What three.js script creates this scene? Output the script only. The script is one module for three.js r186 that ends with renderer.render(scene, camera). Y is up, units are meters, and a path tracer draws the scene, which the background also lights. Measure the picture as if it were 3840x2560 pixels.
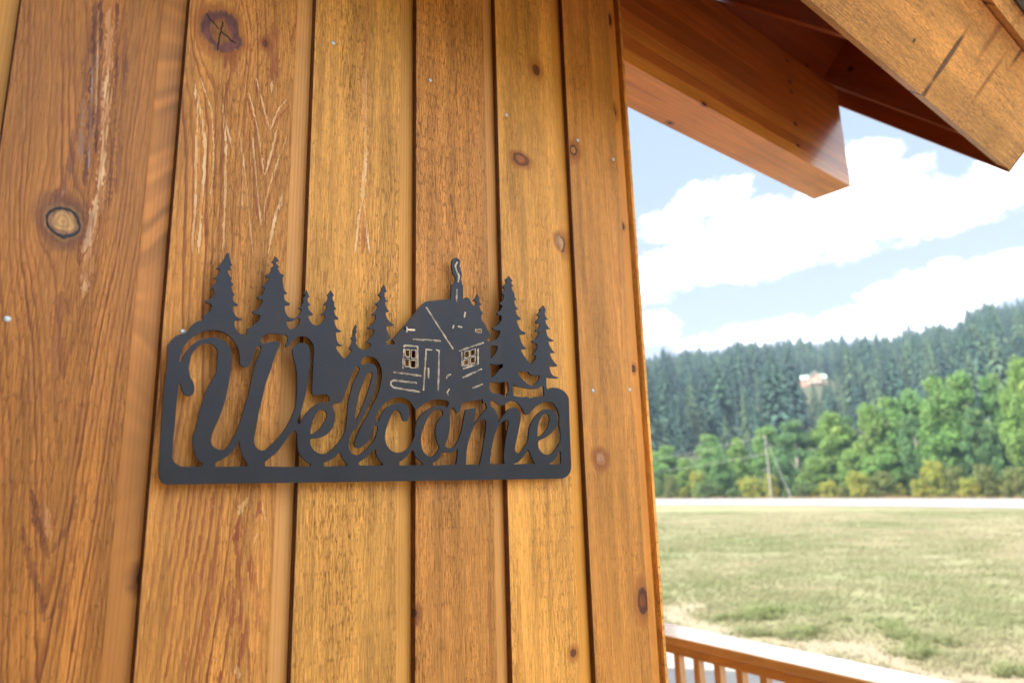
import * as THREE from 'three';
import { mergeGeometries } from 'three/addons/utils/BufferGeometryUtils.js';

// ---------------------------------------------------------------- camera, sky, sun, exposure
const R = Math.PI / 180, CY = 2.3;                       // eye height above the ground; the siding's face is z = 0
const scene = new THREE.Scene();
const camera = new THREE.PerspectiveCamera(52.03, 1024 / 682, 0.05, 6000);
camera.position.set(0, CY, 0.9);
camera.rotation.order = 'YXZ';
camera.rotation.set(12.579 * R, -40.082 * R, -1.658 * R);
camera.filmGauge = 36;
camera.focus = 1.08; camera.userData.fStop = 3.7;
const renderer = new THREE.WebGLRenderer({ antialias: true });
renderer.toneMapping = THREE.LinearToneMapping;
renderer.toneMappingExposure = 7.3;
renderer.shadowMap.enabled = true;
const SUN = new THREE.Vector3(-0.62, 0.70, -0.30).normalize();
const sun = new THREE.DirectionalLight(0xfff0dc, 2.4);
sun.position.copy(SUN).multiplyScalar(200); sun.castShadow = true; sun.shadow.mapSize.set(4096, 4096);
Object.assign(sun.shadow.camera, { left: -60, right: 60, top: 60, bottom: -60, near: 1, far: 500 });
scene.add(sun, sun.target);

// ---------------------------------------------------------------- noise
function rng(s) { let a = s >>> 0; return () => { a = (a + 0x6D2B79F5) >>> 0; let t = a; t = Math.imul(t ^ (t >>> 15), t | 1); t ^= t + Math.imul(t ^ (t >>> 7), t | 61); return ((t ^ (t >>> 14)) >>> 0) / 4294967296; }; }
const hsh = (x, y) => { let h = Math.imul(x, 0x27d4eb2d) ^ Math.imul(y, 0x165667b1); h ^= h >>> 15; h = Math.imul(h, 0x85ebca6b); h ^= h >>> 13; return (h & 0xffff) / 32768 - 1; };
function nz(x, y) {
  const xi = Math.floor(x), yi = Math.floor(y); let fx = x - xi, fy = y - yi;
  fx = fx * fx * (3 - 2 * fx); fy = fy * fy * (3 - 2 * fy);
  const a = hsh(xi, yi), b = hsh(xi + 1, yi), c = hsh(xi, yi + 1), d = hsh(xi + 1, yi + 1);
  return a + (b - a) * fx + (c - a) * fy + (a - b - c + d) * fx * fy;
}
function fbm(x, y, o = 4) { let s = 0, a = 0.5, n = 0; for (let i = 0; i < o; i++) { s += a * nz(x, y); n += a; x = x * 2.03 + 17.3; y = y * 2.03 + 9.1; a *= 0.5; } return s / n; }
const clamp = (x, a = 0, b = 1) => x < a ? a : x > b ? b : x;
const ss = (a, b, x) => { const t = clamp((x - a) / (b - a)); return t * t * (3 - 2 * t); };
const mix = (a, b, t) => a + (b - a) * t;
function table(T, x, k = 1) { if (x <= T[0][0]) return T[0][k]; for (let i = 1; i < T.length; i++) if (x <= T[i][0]) return mix(T[i - 1][k], T[i][k], (x - T[i - 1][0]) / (T[i][0] - T[i - 1][0])); return T[T.length - 1][k]; }

// ---------------------------------------------------------------- sky: pale blue with fair-weather cumulus all round
const CLOUDS=[[62.62,18.96,8.91,3.05],[69.17,23.15,2.15,1.79],[70.41,21.46,3.03,1.49],[74.47,18.67,4.15,1.87],[77.49,19.67,2.1,1.66],[57.6,22.7,3.06,1.47],[54.59,20.9,2.45,1.68],[59.15,17.62,6.07,1.66],[71.66,12.5,5.02,2.12],[75.7,13.3,2.82,1.73],[61.8,11.74,7.68,1.16],[77.18,14.77,1.39,0.51],[73.13,15.17,1.03,0.3],[57.48,25.59,0.49,0.39],[52.12,17.01,2.46,2.07],[51.8,12.84,2.09,1.39],[67.74,19.52,6.12,2.46],[79.78,20.15,1.77,1.6],[69.31,11.61,6.23,1.55]];
CLOUDS.splice(13, 1);
{
  const W = 4096, H = 2048, data = new Float32Array(W * H * 4), r = rng(31);
  const blobs = CLOUDS.map(c => c.slice());
  for (let i = 0; i < 620; i++) {                        // the same kind of clouds over the rest of the sky
    const az = r() * 360 - 180, el = 8 + 72 * Math.pow(r(), 1.25);
    const s = 0.6 + r();
    if (az > 33 && az < 97 && el < 44) continue;
    const k = 1 / Math.cos(el * R), n = 2 + Math.floor(r() * 4);
    for (let j = 0; j < n; j++) blobs.push([az + (r() - 0.5) * 9 * s * k, el + (r() - 0.5) * 2.4 * s, (2.2 + 3.4 * r()) * s * k, (1 + 1.4 * r()) * s]);
  }
  const GX = 90, grid = Array.from({ length: GX * 24 }, () => []);
  for (const b of blobs) for (let gx = Math.floor((b[0] - 1.7 * b[2] + 360) / 4); gx <= (b[0] + 1.7 * b[2] + 360) / 4; gx++) for (let gy = Math.max(0, Math.floor((b[1] - 1.7 * b[3]) / 4)); gy <= Math.min(23, (b[1] + 1.7 * b[3]) / 4); gy++) grid[((gx % GX) + GX) % GX * 24 + gy].push(b);
  for (let j = 0; j < H; j++) {
    const el = (j + 0.5) / H * 180 - 90;
    for (let i = 0; i < W; i++) {
      const q = (j * W + i) * 4;
      if (el < -0.5) { data[q] = 0.42; data[q + 1] = 0.42; data[q + 2] = 0.38; data[q + 3] = 1; continue; }
      const th = ((i + 0.5) / W - 0.5) * 2 * Math.PI, az = Math.atan2(Math.cos(th), -Math.sin(th)) / R;
      const h = Math.exp(-Math.max(el, 0) / 28), z = ss(0, 70, el);
      let cr = mix(mix(0.080, 0.058, z), 0.138, h * h), cg = mix(mix(0.102, 0.082, z), 0.142, h * h), cb = mix(mix(0.130, 0.130, z), 0.147, h * h);
      const list = grid[((Math.floor((az + 360) / 4) % GX) + GX) % GX * 24 + clamp(Math.floor(el / 4), 0, 23)];
      if (list.length) {
        const ca = Math.cos(el * R), nx = az * ca * 0.42, ny = el * 0.55;
        const w1 = fbm(nx * 1.3 + 5, ny * 1.6, 5), w2 = fbm(nx * 1.3 + 55, ny * 1.6 + 31, 3);
        let cov = -1, under = 0;
        for (const b of list) {
          let da = az - b[0]; if (da > 180) da -= 360; if (da < -180) da += 360;
          const dx = da / b[2] + 0.25 * w2, dy = (el - b[1]) / b[3];
          const dyy = dy < 0 ? dy * 1.25 : dy;
          const c = 1 - dx * dx - dyy * dyy;
          if (c > cov) { cov = c; under = -dy; }
        }
        const a = ss(-0.3, 0.75, 0.08 + cov + 0.95 * w1 + 0.22 * nz(nx * 9, ny * 11));
        const shade = ss(0.1, 0.9, under + 0.6 * w1) * 0.22 * ss(0.2, 0.9, cov);
        cr = mix(cr, 0.46 - shade * 1.66, a); cg = mix(cg, 0.465 - shade * 1.60, a); cb = mix(cb, 0.47 - shade * 1.52, a);
      }
      data[q] = cr; data[q + 1] = cg; data[q + 2] = cb; data[q + 3] = 1;
    }
  }
  const t = new THREE.DataTexture(data, W, H, THREE.RGBAFormat, THREE.FloatType);
  t.mapping = THREE.EquirectangularReflectionMapping; t.magFilter = t.minFilter = THREE.LinearFilter; t.needsUpdate = true;
  scene.background = t; scene.environment = t; scene.backgroundIntensity = 1.0; scene.environmentIntensity = 1.0;
}

// ---------------------------------------------------------------- helpers
const taken = {};
const numbered = n => { const k = taken[n] = (taken[n] ?? -1) + 1; return k ? `${n}_${String(k).padStart(3, '0')}` : n; };
function shadowed(o) { o.castShadow = o.receiveShadow = true; return o; }
function tag(o, label, category, group) { o.userData = { label, category }; if (group) o.userData.group = group; return o; }
function thing(name, label, category, [x, y, z] = [0, 0, 0], turn = 0, group) { const o = new THREE.Group(); o.name = numbered(name); o.position.set(x, y, z); o.rotation.y = turn; scene.add(o); return tag(o, label, category, group); }
function part(name, geo, mat, parent, pos, rot) { const m = shadowed(new THREE.Mesh(geo, mat)); m.name = name; if (pos) m.position.set(...pos); if (rot) m.rotation.set(...rot); parent.add(m); return m; }
function structure(name, geo, mat) { const m = part(name, geo, mat, scene); m.userData.kind = 'structure'; return m; }
function dup(src, label, group) { const c = src.clone(); c.name = numbered(src.name.replace(/_\d{3}$/, '')); c.userData = { ...src.userData }; if (label) c.userData.label = label; if (group) c.userData.group = group; scene.add(c); return c; }
function geoFrom(pos, uv, col, idx) { const g = new THREE.BufferGeometry(); g.setAttribute('position', new THREE.Float32BufferAttribute(pos, 3)); if (uv) g.setAttribute('uv', new THREE.Float32BufferAttribute(uv, 2)); if (col) g.setAttribute('color', new THREE.Float32BufferAttribute(col, 3)); if (idx) g.setIndex(idx); g.computeVertexNormals(); return g; }
// a bar with the given cross-section (closed polygon a, b, counter-clockwise seen from +length), run along its own y from y0 to y1
function bar(prof, y0, y1, uvf) {
  const pos = [], uv = [], n = prof.length; let per = 0;
  const put = (a, b, y, s) => { pos.push(a, y, b); uv.push(...(uvf ? uvf(a, y, b, s) : [s, y])); };
  for (let i = 0; i < n; i++) {
    const [a, b] = prof[i], [c, d] = prof[(i + 1) % n], l = Math.hypot(c - a, d - b);
    put(a, b, y0, per); put(c, d, y0, per + l); put(c, d, y1, per + l);
    put(a, b, y0, per); put(c, d, y1, per + l); put(a, b, y1, per);
    per += l;
  }
  const tris = THREE.ShapeUtils.triangulateShape(prof.map(p => new THREE.Vector2(p[0], p[1])), []);
  for (const [i, j, k] of tris) {
    for (const t of [i, j, k]) put(prof[t][0], prof[t][1], y1, prof[t][0]);
    for (const t of [i, k, j]) put(prof[t][0], prof[t][1], y0, prof[t][0]);
  }
  return geoFrom(pos, uv);
}
const rect = (a, b, ch = 0.002) => [[-a / 2 + ch, -b / 2], [-a / 2, -b / 2 + ch], [-a / 2, b / 2 - ch], [-a / 2 + ch, b / 2], [a / 2 - ch, b / 2], [a / 2, b / 2 - ch], [a / 2, -b / 2 + ch], [a / 2 - ch, -b / 2]];

// ---------------------------------------------------------------- wood
function dataTex(bytes, W, H, srgb, wrap = THREE.MirroredRepeatWrapping) {
  const t = new THREE.DataTexture(bytes, W, H, THREE.RGBAFormat, THREE.UnsignedByteType);
  if (srgb) t.colorSpace = THREE.SRGBColorSpace;
  t.magFilter = THREE.LinearFilter; t.minFilter = THREE.LinearMipmapLinearFilter; t.generateMipmaps = true; t.wrapS = t.wrapT = wrap; t.needsUpdate = true;
  return t;
}
// sawn timber: growth rings that run along the board and bend round its knots, fuzzy saw texture, stain. Colours are sRGB bytes, lengths metres.
function wood(o) {
  const { W = 512, H = 2048, w = 0.18, h = 1.7, y0 = -0.45, seed = 1, base, late, freq = 160, xc = w / 2, drift = 0, slope = 0.03, soft = 0.012, amp = 0.5, rough = 1, knots = [], streaks = [], strands = [], lap = 0, lapBase = base, yc = -9, chatter = 0.04, blotch = 0.1, wob = 1, tick = 0.22, fis = 0.24 } = o;
  const col = new Uint8Array(W * H * 4), bmp = new Uint8Array(W * H * 4), s = seed * 13.7;
  const pal = [168, 150, 140], lapAt = w - lap;
  for (let j = 0; j < H; j++) {
    const y = y0 + (j + 0.5) / H * h;
    const xcy = xc + drift * y + 0.006 * wob * nz(y * 3 + s, 4.5);
    const act = []; for (const [p, ww, tone, a] of strands) { const y1 = p[0][0], y2 = p[p.length - 1][0]; if (y > y1 && y < y2) act.push(table(p, y), ww * (tone === 1 || tone === 2 ? 1.7 : 1.45) * (0.35 + 0.65 * ss(0, 0.012, Math.min(y - y1, y2 - y))), tone, 1.15 * a * (0.8 + 0.45 * nz(p[0][1] * 900, y * 26))); }
    const sx = streaks.map(k => [table(k.x, y), table(k.w, y), k]);
    for (let i = 0; i < W; i++) {
      const u = (i + 0.5) / W * w, q = (j * W + i) * 4;
      const f1 = nz(u * 1150 + s, y * 70 + s), f2 = nz(u * 430 - s, y * 30 + s);
      const big = fbm(u * 17 + s, y * 2.1 - s, 3), mid = nz(u * 60 + s, y * 9);
      let r, g, b, ht;
      if (lap && u > lapAt) {                                                     // planed lap: fine straight rings, faint planer chatter
        const wx = u + 0.0012 * nz(u * 30 + s, y * 3);
        const ln = 0.5 + 0.5 * Math.sin(wx * 1750 + 2.5 * nz(y * 1.3, s)), cha = nz(u * 9 + s, y * 75 + 3 * nz(u * 40, y * 6)) * chatter * ss(-0.2, 0.6, nz(y * 3.1 - s, 1.5));
        const m = 1 + 0.07 * big + cha + 0.02 * f1 + 0.05 * mid;
        const dk = 0.11 * ln * (0.5 + 0.5 * nz(u * 200, y * 2));
        r = lapBase[0] * m * (1 - dk * 0.6); g = lapBase[1] * m * (1 - dk * 1.1); b = lapBase[2] * m * (1 - dk * 1.3);
        ht = 128 + 6 * ln + 5 * f1;
        for (const k of knots) {
          const dx = (u - k.x) / k.rx, dy = (y - k.y) / k.ry, e = Math.sqrt(dx * dx + dy * dy) * (1 + 0.12 * nz(u * 150, y * 150));
          if (e < 2.6) { const a = e < 1 ? 0.9 : 0.55 * (1 - ss(1, 2.6, e)); const c = e < 1 ? k.c : k.halo || late; r = mix(r, c[0], a); g = mix(g, c[1], a); b = mix(b, c[2], a); if (e > 0.85 && e < 1.1) { r *= 0.6; g *= 0.55; b *= 0.55; } }
        }
      } else {
        let wx = u + 0.0035 * wob * fbm(u * 14 + s, y * 1.8 + s, 3) + 0.0007 * mid, kin = null, ke = 9, halo = 0, hc = late;
        for (const k of knots) {
          const dx = wx - k.x, dy = (y - k.y) * k.rx / k.ry, st = k.st || 1.7;
          const r2 = dx * dx + dy * dy / (st * st), RR = k.rx * k.rx;
          const e = Math.sqrt(dx * dx + dy * dy) / k.rx * (1 + 0.13 * nz(u * 70 + s, y * 60) + 0.05 * nz(u * 300, y * 200));
          if (e < 1) { kin = k; ke = e; }
          else { wx = k.x + dx * (1 - 0.93 * Math.min(1, RR / (r2 + RR * 0.05)) * Math.exp(-Math.max(0, Math.sqrt(r2 / RR) - 3) * 0.5)); const hl = 1 - ss(1, k.hr || 1.9, e); if (hl > halo) { halo = hl; hc = k.halo || late; } }
        }
        const dx = wx - xcy;
        let rho = freq * (Math.sqrt(dx * dx + soft * soft) - slope * Math.abs(y - yc) + 0.008 * fbm(u * 8 - s, y * 1.3 + s, 2));
        rho += 0.16 * f2 + 0.1 * nz(u * 260, y * 45 + s);
        const t = rho - Math.floor(rho), id = Math.floor(rho);
        const strength = 0.55 + 0.45 * hsh(id, seed);
        let lt = ss(0.35, 0.88, t) * (1 - ss(0.9, 1, t)) * amp * strength * clamp(0.75 + 1.1 * big, 0.1, 1.4);
        const m = 1 + blotch * big + 0.08 * nz(u * 95 + s, y * 1.6) + 0.08 * rough * f1 + 0.06 * rough * f2 + 0.05 * mid;
        r = base[0] * m; g = base[1] * m; b = base[2] * m;
        r = mix(r, late[0], lt); g = mix(g, late[1], lt); b = mix(b, late[2], lt);
        const ed = ss(0.0, 0.14, t) * (1 - ss(0.14, 0.3, t)) * amp * 0.35 * ss(0, 0.6, nz(id * 3.7, y * 5));   // pale torn edge beside a ring
        r = mix(r, 236, ed * 0.6); g = mix(g, 196, ed * 0.6); b = mix(b, 150, ed * 0.6);
        const tk = ss(0.36, 0.72, nz(u * 950 + 9, y * 150 + s) + 0.3 * f2) * tick * rough * (0.6 + 0.6 * ss(-0.3, 0.5, nz(u * 25, y * 6 + s)));
        const n1 = nz(u * 520 + 40 + 0.7 * mid, y * 46 + s), n2 = nz(u * 980 - s, y * 84);
        const fi = (ss(0.74, 0.98, 1 - Math.abs(n1)) * 0.6 + ss(0.8, 1, 1 - Math.abs(n2)) * 0.4) * rough * (0.45 + 0.75 * ss(-0.4, 0.4, nz(u * 30, y * 5 + s)));
        { const q1 = tk * 0.6 + fi * fis; r *= 1 - q1 * 0.85; g *= 1 - q1; b *= 1 - q1 * 1.12; }
        if (u < 0.0016 && lap) { r *= 0.42; g *= 0.33; b *= 0.28; }                 // sawn edge: stain tone, plus the groove shade painted into its colour
        ht = 128 + 34 * rough * f2 + 26 * rough * f1 - 60 * tk - 70 * fi + 30 * lt;
        for (const [x, ww, k] of sx) if (ww > 0) {
          const dd = Math.abs(u - x + (k.jag || 0.002) * (0.45 * nz(x * 90, y * 22 + s) + 0.5 * nz(u * 260, y * 210) + 0.4 * nz(u * 500, y * 55 + s))) / ww;
          if (dd < 1) { const a = (1 - ss(0.55, 1, dd)) * k.a * ss(-0.5, 0.35, nz(u * 520 + s, y * 15) + 0.45 * nz(u * 240, y * 160 + s) + 0.5 * nz(s, y * 14) - 0.05); r = mix(r, k.c[0], a); g = mix(g, k.c[1], a); b = mix(b, k.c[2], a); ht += 16 * a; }
          else if (dd < 1.5 && k.rim) { const a = (1 - ss(1, 1.5, dd)) * k.rim; r = mix(r, 112, a); g = mix(g, 58, a); b = mix(b, 40, a); ht -= 30 * a; }
        }
        for (let k = 0; k < act.length; k += 4) {
          const ww = act[k + 1], d0 = Math.abs(u - act[k]); if (d0 > ww * 2.6) continue;
          const dd = (d0 + ww * (0.5 * nz(u * 380, y * 230) + 0.35 * nz(u * 900 + 3, y * 70))) / ww, tone = act[k + 2], c = TONES[tone];
          if (dd < 1) { const a = (1 - ss(0.5, 1, dd)) * Math.min(1, act[k + 3]) * ss(-0.95, -0.1, nz(u * 650 + s, y * 40) + 0.35 * f2); r = mix(r, c[0], a); g = mix(g, c[1], a); b = mix(b, c[2], a); ht += (tone === 1 || tone === 2 ? -14 : 18) * a; }
          else if (dd < 1.7 && tone !== 1 && tone !== 2) { const a = (1 - ss(1, 1.7, dd)) * 0.35; r = mix(r, 128, a); g = mix(g, 70, a); b = mix(b, 44, a); ht -= 26 * a; }
        }
        if (halo > 0) { const a = halo * 0.62; r = mix(r, hc[0], a); g = mix(g, hc[1], a); b = mix(b, hc[2], a); }
        if (kin) {
          const k = kin, ring = 0.5 + 0.5 * Math.sin(ke * (k.rings || 16) + 3 * nz(u * 120, y * 120)), cs = ss(0.4, 0.62, ke + 0.15 * mid);
          const c0 = k.c, c1 = k.c2 || k.c, v = 1 - 0.14 * ring + 0.1 * f2 + 0.07 * f1;
          const ka = 1 - ss(0.82, 1, ke) * (k.soft ?? 0.75); r = mix(r, mix(c0[0], c1[0], cs) * v, ka); g = mix(g, mix(c0[1], c1[1], cs) * v, ka); b = mix(b, mix(c0[2], c1[2], cs) * v, ka); ht = 120 + 22 * ring + 12 * f2;
          if (ke > 0.84) { const a = ss(0.84, 0.95, ke) * (k.edge ?? 0.28); r *= 1 - a * 0.75; g *= 1 - a * 0.75; b *= 1 - a * 0.65; ht -= 50 * a; }
          if (k.ringAt) { const a = 1 - ss(0.03, 0.09, Math.abs(ke - k.ringAt + 0.03 * mid)); r = mix(r, 38, a); g = mix(g, 46, a); b = mix(b, 62, a); ht -= 80 * a; }
          if (k.cracks) for (const [ang, l0, l1] of k.cracks) { const px = (u - k.x) / k.rx, py = (y - k.y) / k.ry, al = px * Math.cos(ang) + py * Math.sin(ang), pe = Math.abs(-px * Math.sin(ang) + py * Math.cos(ang) + 0.06 * nz(al * 6, ang)); if (al > l0 && al < l1 && pe < 0.03) { r *= 0.35; g *= 0.35; b *= 0.35; ht -= 70; } }
        }
      }
      col[q] = clamp(r, 0, 255); col[q + 1] = clamp(g, 0, 255); col[q + 2] = clamp(b, 0, 255); col[q + 3] = 255;
      bmp[q] = bmp[q + 1] = bmp[q + 2] = clamp(ht, 0, 255); bmp[q + 3] = 255;
    }
  }
  const mat = new THREE.MeshPhysicalMaterial({ map: dataTex(col, W, H, true), bumpMap: dataTex(bmp, W, H, false), bumpScale: o.bump ?? 0.0018, roughness: o.gloss ?? 0.5, metalness: 0, specularIntensity: o.spec ?? 0.7, clearcoat: o.coat ?? 0, clearcoatRoughness: o.coatRough ?? 0.3 });
  mat.userData.size = [w, h, y0];
  return mat;
}
const STRANDS={0:[
[[[0.2886,0.0904],[0.3133,0.0963],[0.3694,0.1013],[0.4277,0.0996],[0.4915,0.0966],[0.5681,0.0927],[0.6105,0.0899]],0.004,3,0.75],
[[[0.4827,0.0965],[0.5288,0.0957]],0.0022,0,0.8],
[[[0.369,0.0997],[0.4045,0.0999],[0.4577,0.0996]],0.0026,0,0.85],
[[[0.2905,0.0918],[0.3231,0.0954],[0.3645,0.0984]],0.0026,0,0.7],
[[[0.371,0.0845],[0.4227,0.084],[0.4817,0.082],[0.5506,0.0784],[0.6169,0.0743]],0.0022,2,0.75],
[[[0.4148,0.0922],[0.467,0.0893],[0.5534,0.0848],[0.6194,0.0794]],0.0016,2,0.6],
[[[0.4483,0.0725],[0.4915,0.0735],[0.5481,0.0726]],0.0024,2,0.5],
[[[0.3922,0.0867],[0.4647,0.0827],[0.5438,0.0782]],0.0013,4,0.8],
[[[0.4665,0.0876],[0.5263,0.0841],[0.6049,0.078]],0.001,0,0.5],
[[[0.3474,0.1117],[0.4096,0.1098],[0.4844,0.1072],[0.561,0.1025],[0.6278,0.0966]],0.0013,2,0.55],
[[[0.3697,0.1175],[0.4331,0.1165],[0.5427,0.1131],[0.6321,0.1053]],0.0018,2,0.4],
[[[0.3996,0.077],[0.4407,0.0748],[0.4831,0.0743]],0.0025,4,0.5],
[[[0.3442,0.0597],[0.3598,0.0661],[0.3928,0.0678]],0.0014,4,0.6],
[[[0.3596,0.0654],[0.4012,0.0687],[0.4492,0.0691]],0.0025,2,0.35],
[[[0.2446,0.0971],[0.2669,0.096],[0.2967,0.0971]],0.004,3,0.5],
[[[0.094,0.0817],[0.1451,0.0785],[0.2081,0.0742],[0.2408,0.0746]],0.005,2,0.25],
[[[0.2354,0.0952],[0.2444,0.0962],[0.2577,0.095]],0.003,0,0.4],
[[[-0.0311,0.0904],[-0.013,0.0854],[0.0097,0.0806]],0.003,3,0.45],
[[[-0.0488,0.0902],[-0.0368,0.0865],[-0.0126,0.0763],[0.022,0.0684]],0.0022,2,0.5],
[[[-0.0431,0.0923],[-0.0315,0.0977],[-0.0093,0.1062],[0.0167,0.1092]],0.0022,2,0.5],
[[[-0.1111,0.0925],[-0.0892,0.0878],[-0.0594,0.0773],[-0.0149,0.0639]],0.0026,2,0.4],
[[[-0.1087,0.0961],[-0.0911,0.106],[-0.0625,0.1139],[-0.0267,0.1187]],0.0026,2,0.35],
[[[-0.1653,0.1684],[-0.1279,0.1667],[-0.0977,0.1671]],0.006,2,0.45]],
1:[
[[[0.3132,0.0288],[0.3938,0.0273],[0.4612,0.0238],[0.5075,0.0228],[0.5568,0.0144]],0.0013,0,0.7],
[[[0.3148,0.0365],[0.3734,0.0346],[0.4191,0.0367],[0.4647,0.0348],[0.5043,0.0271],[0.5436,0.0173]],0.0019,0,0.85],
[[[0.3653,0.0472],[0.3992,0.0471],[0.4682,0.0458],[0.5183,0.0396],[0.56,0.0224]],0.0011,0,0.65],
[[[0.3212,0.0672],[0.4038,0.0643],[0.4732,0.0613],[0.5331,0.0535]],0.0013,0,0.75],
[[[0.4711,0.0695],[0.4799,0.0673],[0.5104,0.058]],0.0013,0,0.7],
[[[0.528,0.0732],[0.5417,0.0637]],0.001,0,0.6],
[[[0.3867,0.0876],[0.457,0.0859],[0.5072,0.0765]],0.0009,0,0.5],
[[[0.5882,0.1196],[0.6201,0.1209],[0.6625,0.1209],[0.6879,0.1178]],0.005,1,0.6],
[[[0.5739,0.1193],[0.5935,0.1198]],0.0024,0,0.8],
[[[0.5158,0.1199],[0.5439,0.1105],[0.5895,0.0967]],0.0011,0,0.75],
[[[0.516,0.1206],[0.548,0.129],[0.577,0.1444]],0.0012,0,0.7],
[[[0.4453,0.1153],[0.5113,0.103],[0.5653,0.0867]],0.0012,0,0.75],
[[[0.4456,0.1165],[0.4886,0.1247],[0.5259,0.1312]],0.0013,0,0.75],
[[[0.3712,0.1145],[0.4385,0.1045],[0.5083,0.0942]],0.0012,0,0.75],
[[[0.3714,0.1156],[0.4191,0.1211],[0.4687,0.1326],[0.5127,0.1448]],0.0012,0,0.7],
[[[0.3292,0.1057],[0.4004,0.0955],[0.48,0.0824]],0.001,0,0.6],
[[[0.3335,0.1264],[0.3912,0.1338],[0.4301,0.1436]],0.0015,0,0.8],
[[[0.3998,0.1392],[0.4243,0.1404]],0.003,0,0.6],
[[[0.5158,0.1165],[0.54,0.1066],[0.5882,0.0934]],0.0012,1,0.6],
[[[0.5185,0.1245],[0.5417,0.1328],[0.565,0.1474]],0.0012,1,0.6],
[[[0.4455,0.112],[0.5101,0.0997],[0.5638,0.0827]],0.0012,1,0.6],
[[[0.4478,0.1198],[0.4795,0.1274],[0.5142,0.134]],0.0012,1,0.6],
[[[0.3716,0.1112],[0.4376,0.1012],[0.5072,0.0909]],0.0012,1,0.6],
[[[0.3827,0.1184],[0.4203,0.1256],[0.468,0.1384]],0.0014,1,0.6],
[[[0.3939,0.1161],[0.4109,0.1081]],0.003,1,0.5],
[[[0.3721,0.1156],[0.3874,0.1182]],0.0024,0,0.7],
[[[0.5881,0.0866],[0.5933,0.0498],[0.5947,0.0716]],0.0012,0,0.5],
[[[-0.0899,0.065],[-0.0571,0.0678],[-0.0272,0.0726],[0.0175,0.0732]],0.0014,1,0.65],
[[[-0.1783,0.0692],[-0.1397,0.0764],[-0.0912,0.0783],[-0.0581,0.0813],[-0.0242,0.0826],[0.0103,0.0857]],0.0017,1,0.7],
[[[-0.1033,0.0387],[-0.0556,0.0465],[0.0009,0.0491]],0.0013,1,0.6],
[[[-0.121,0.0541],[-0.0809,0.0563],[-0.0468,0.0622],[0.0107,0.0651]],0.0013,1,0.55],
[[[-0.0704,0.0285],[-0.0318,0.0336],[0.0181,0.0365]],0.0012,1,0.5],
[[[-0.1861,0.1178],[-0.1283,0.1155],[-0.0704,0.1097],[-0.0425,0.1037],[-0.0114,0.1081]],0.002,1,0.7],
[[[-0.0426,0.1046],[-0.0289,0.1073],[-0.0132,0.1082]],0.0045,1,0.55],
[[[-0.0208,0.1231],[-0.0086,0.1298],[0.0057,0.1319]],0.0032,1,0.6],
[[[-0.1514,0.1392],[-0.1135,0.1333],[-0.0785,0.1252],[-0.0594,0.1233]],0.003,1,0.55],
[[[-0.1419,0.1054],[-0.1134,0.1017],[-0.0881,0.0985]],0.004,1,0.6],
[[[-0.0113,0.1064],[-0.0009,0.1094],[0.0096,0.116]],0.004,0,0.55],
[[[-0.0234,0.1417],[-0.0125,0.1384],[0.0038,0.1347]],0.0014,0,0.6],
[[[-0.0474,0.1263],[-0.0336,0.1311]],0.003,0,0.5],
[[[-0.1772,0.0919],[-0.1724,0.0818]],0.0024,0,0.5],
[[[-0.2005,0.1169],[-0.1836,0.1125]],0.0035,0,0.5],
[[[-0.1903,0.0327],[-0.1504,0.039]],0.0012,1,0.6],
[[[-0.1923,0.0512],[-0.1451,0.0574]],0.0012,1,0.5],
[[[-0.2009,0.0934],[-0.1874,0.0959]],0.004,1,0.5]],
2:[
[[[0.6503,0.0861],[0.7231,0.0867],[0.799,0.0891]],0.0026,1,0.45],
[[[0.5616,0.0898],[0.5939,0.0864],[0.674,0.0877]],0.0034,3,0.7],
[[[0.4446,0.0869],[0.4848,0.088],[0.5316,0.0904],[0.5727,0.0896]],0.003,0,0.9],
[[[0.3621,0.0766],[0.4039,0.0802],[0.4441,0.0847]],0.0014,0,0.9],
[[[0.367,0.0998],[0.4073,0.095],[0.4451,0.0888]],0.0014,0,0.9],
[[[0.3625,0.0883],[0.4341,0.0868]],0.0032,1,0.5]],
};
const TONES = [[244, 212, 168], [150, 82, 54], [92, 50, 44], [218, 168, 130], [166, 140, 132]];   // pale torn fibre, red latewood, dark latewood, pink and grey weathered fibre
const boardWood = [];
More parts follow.
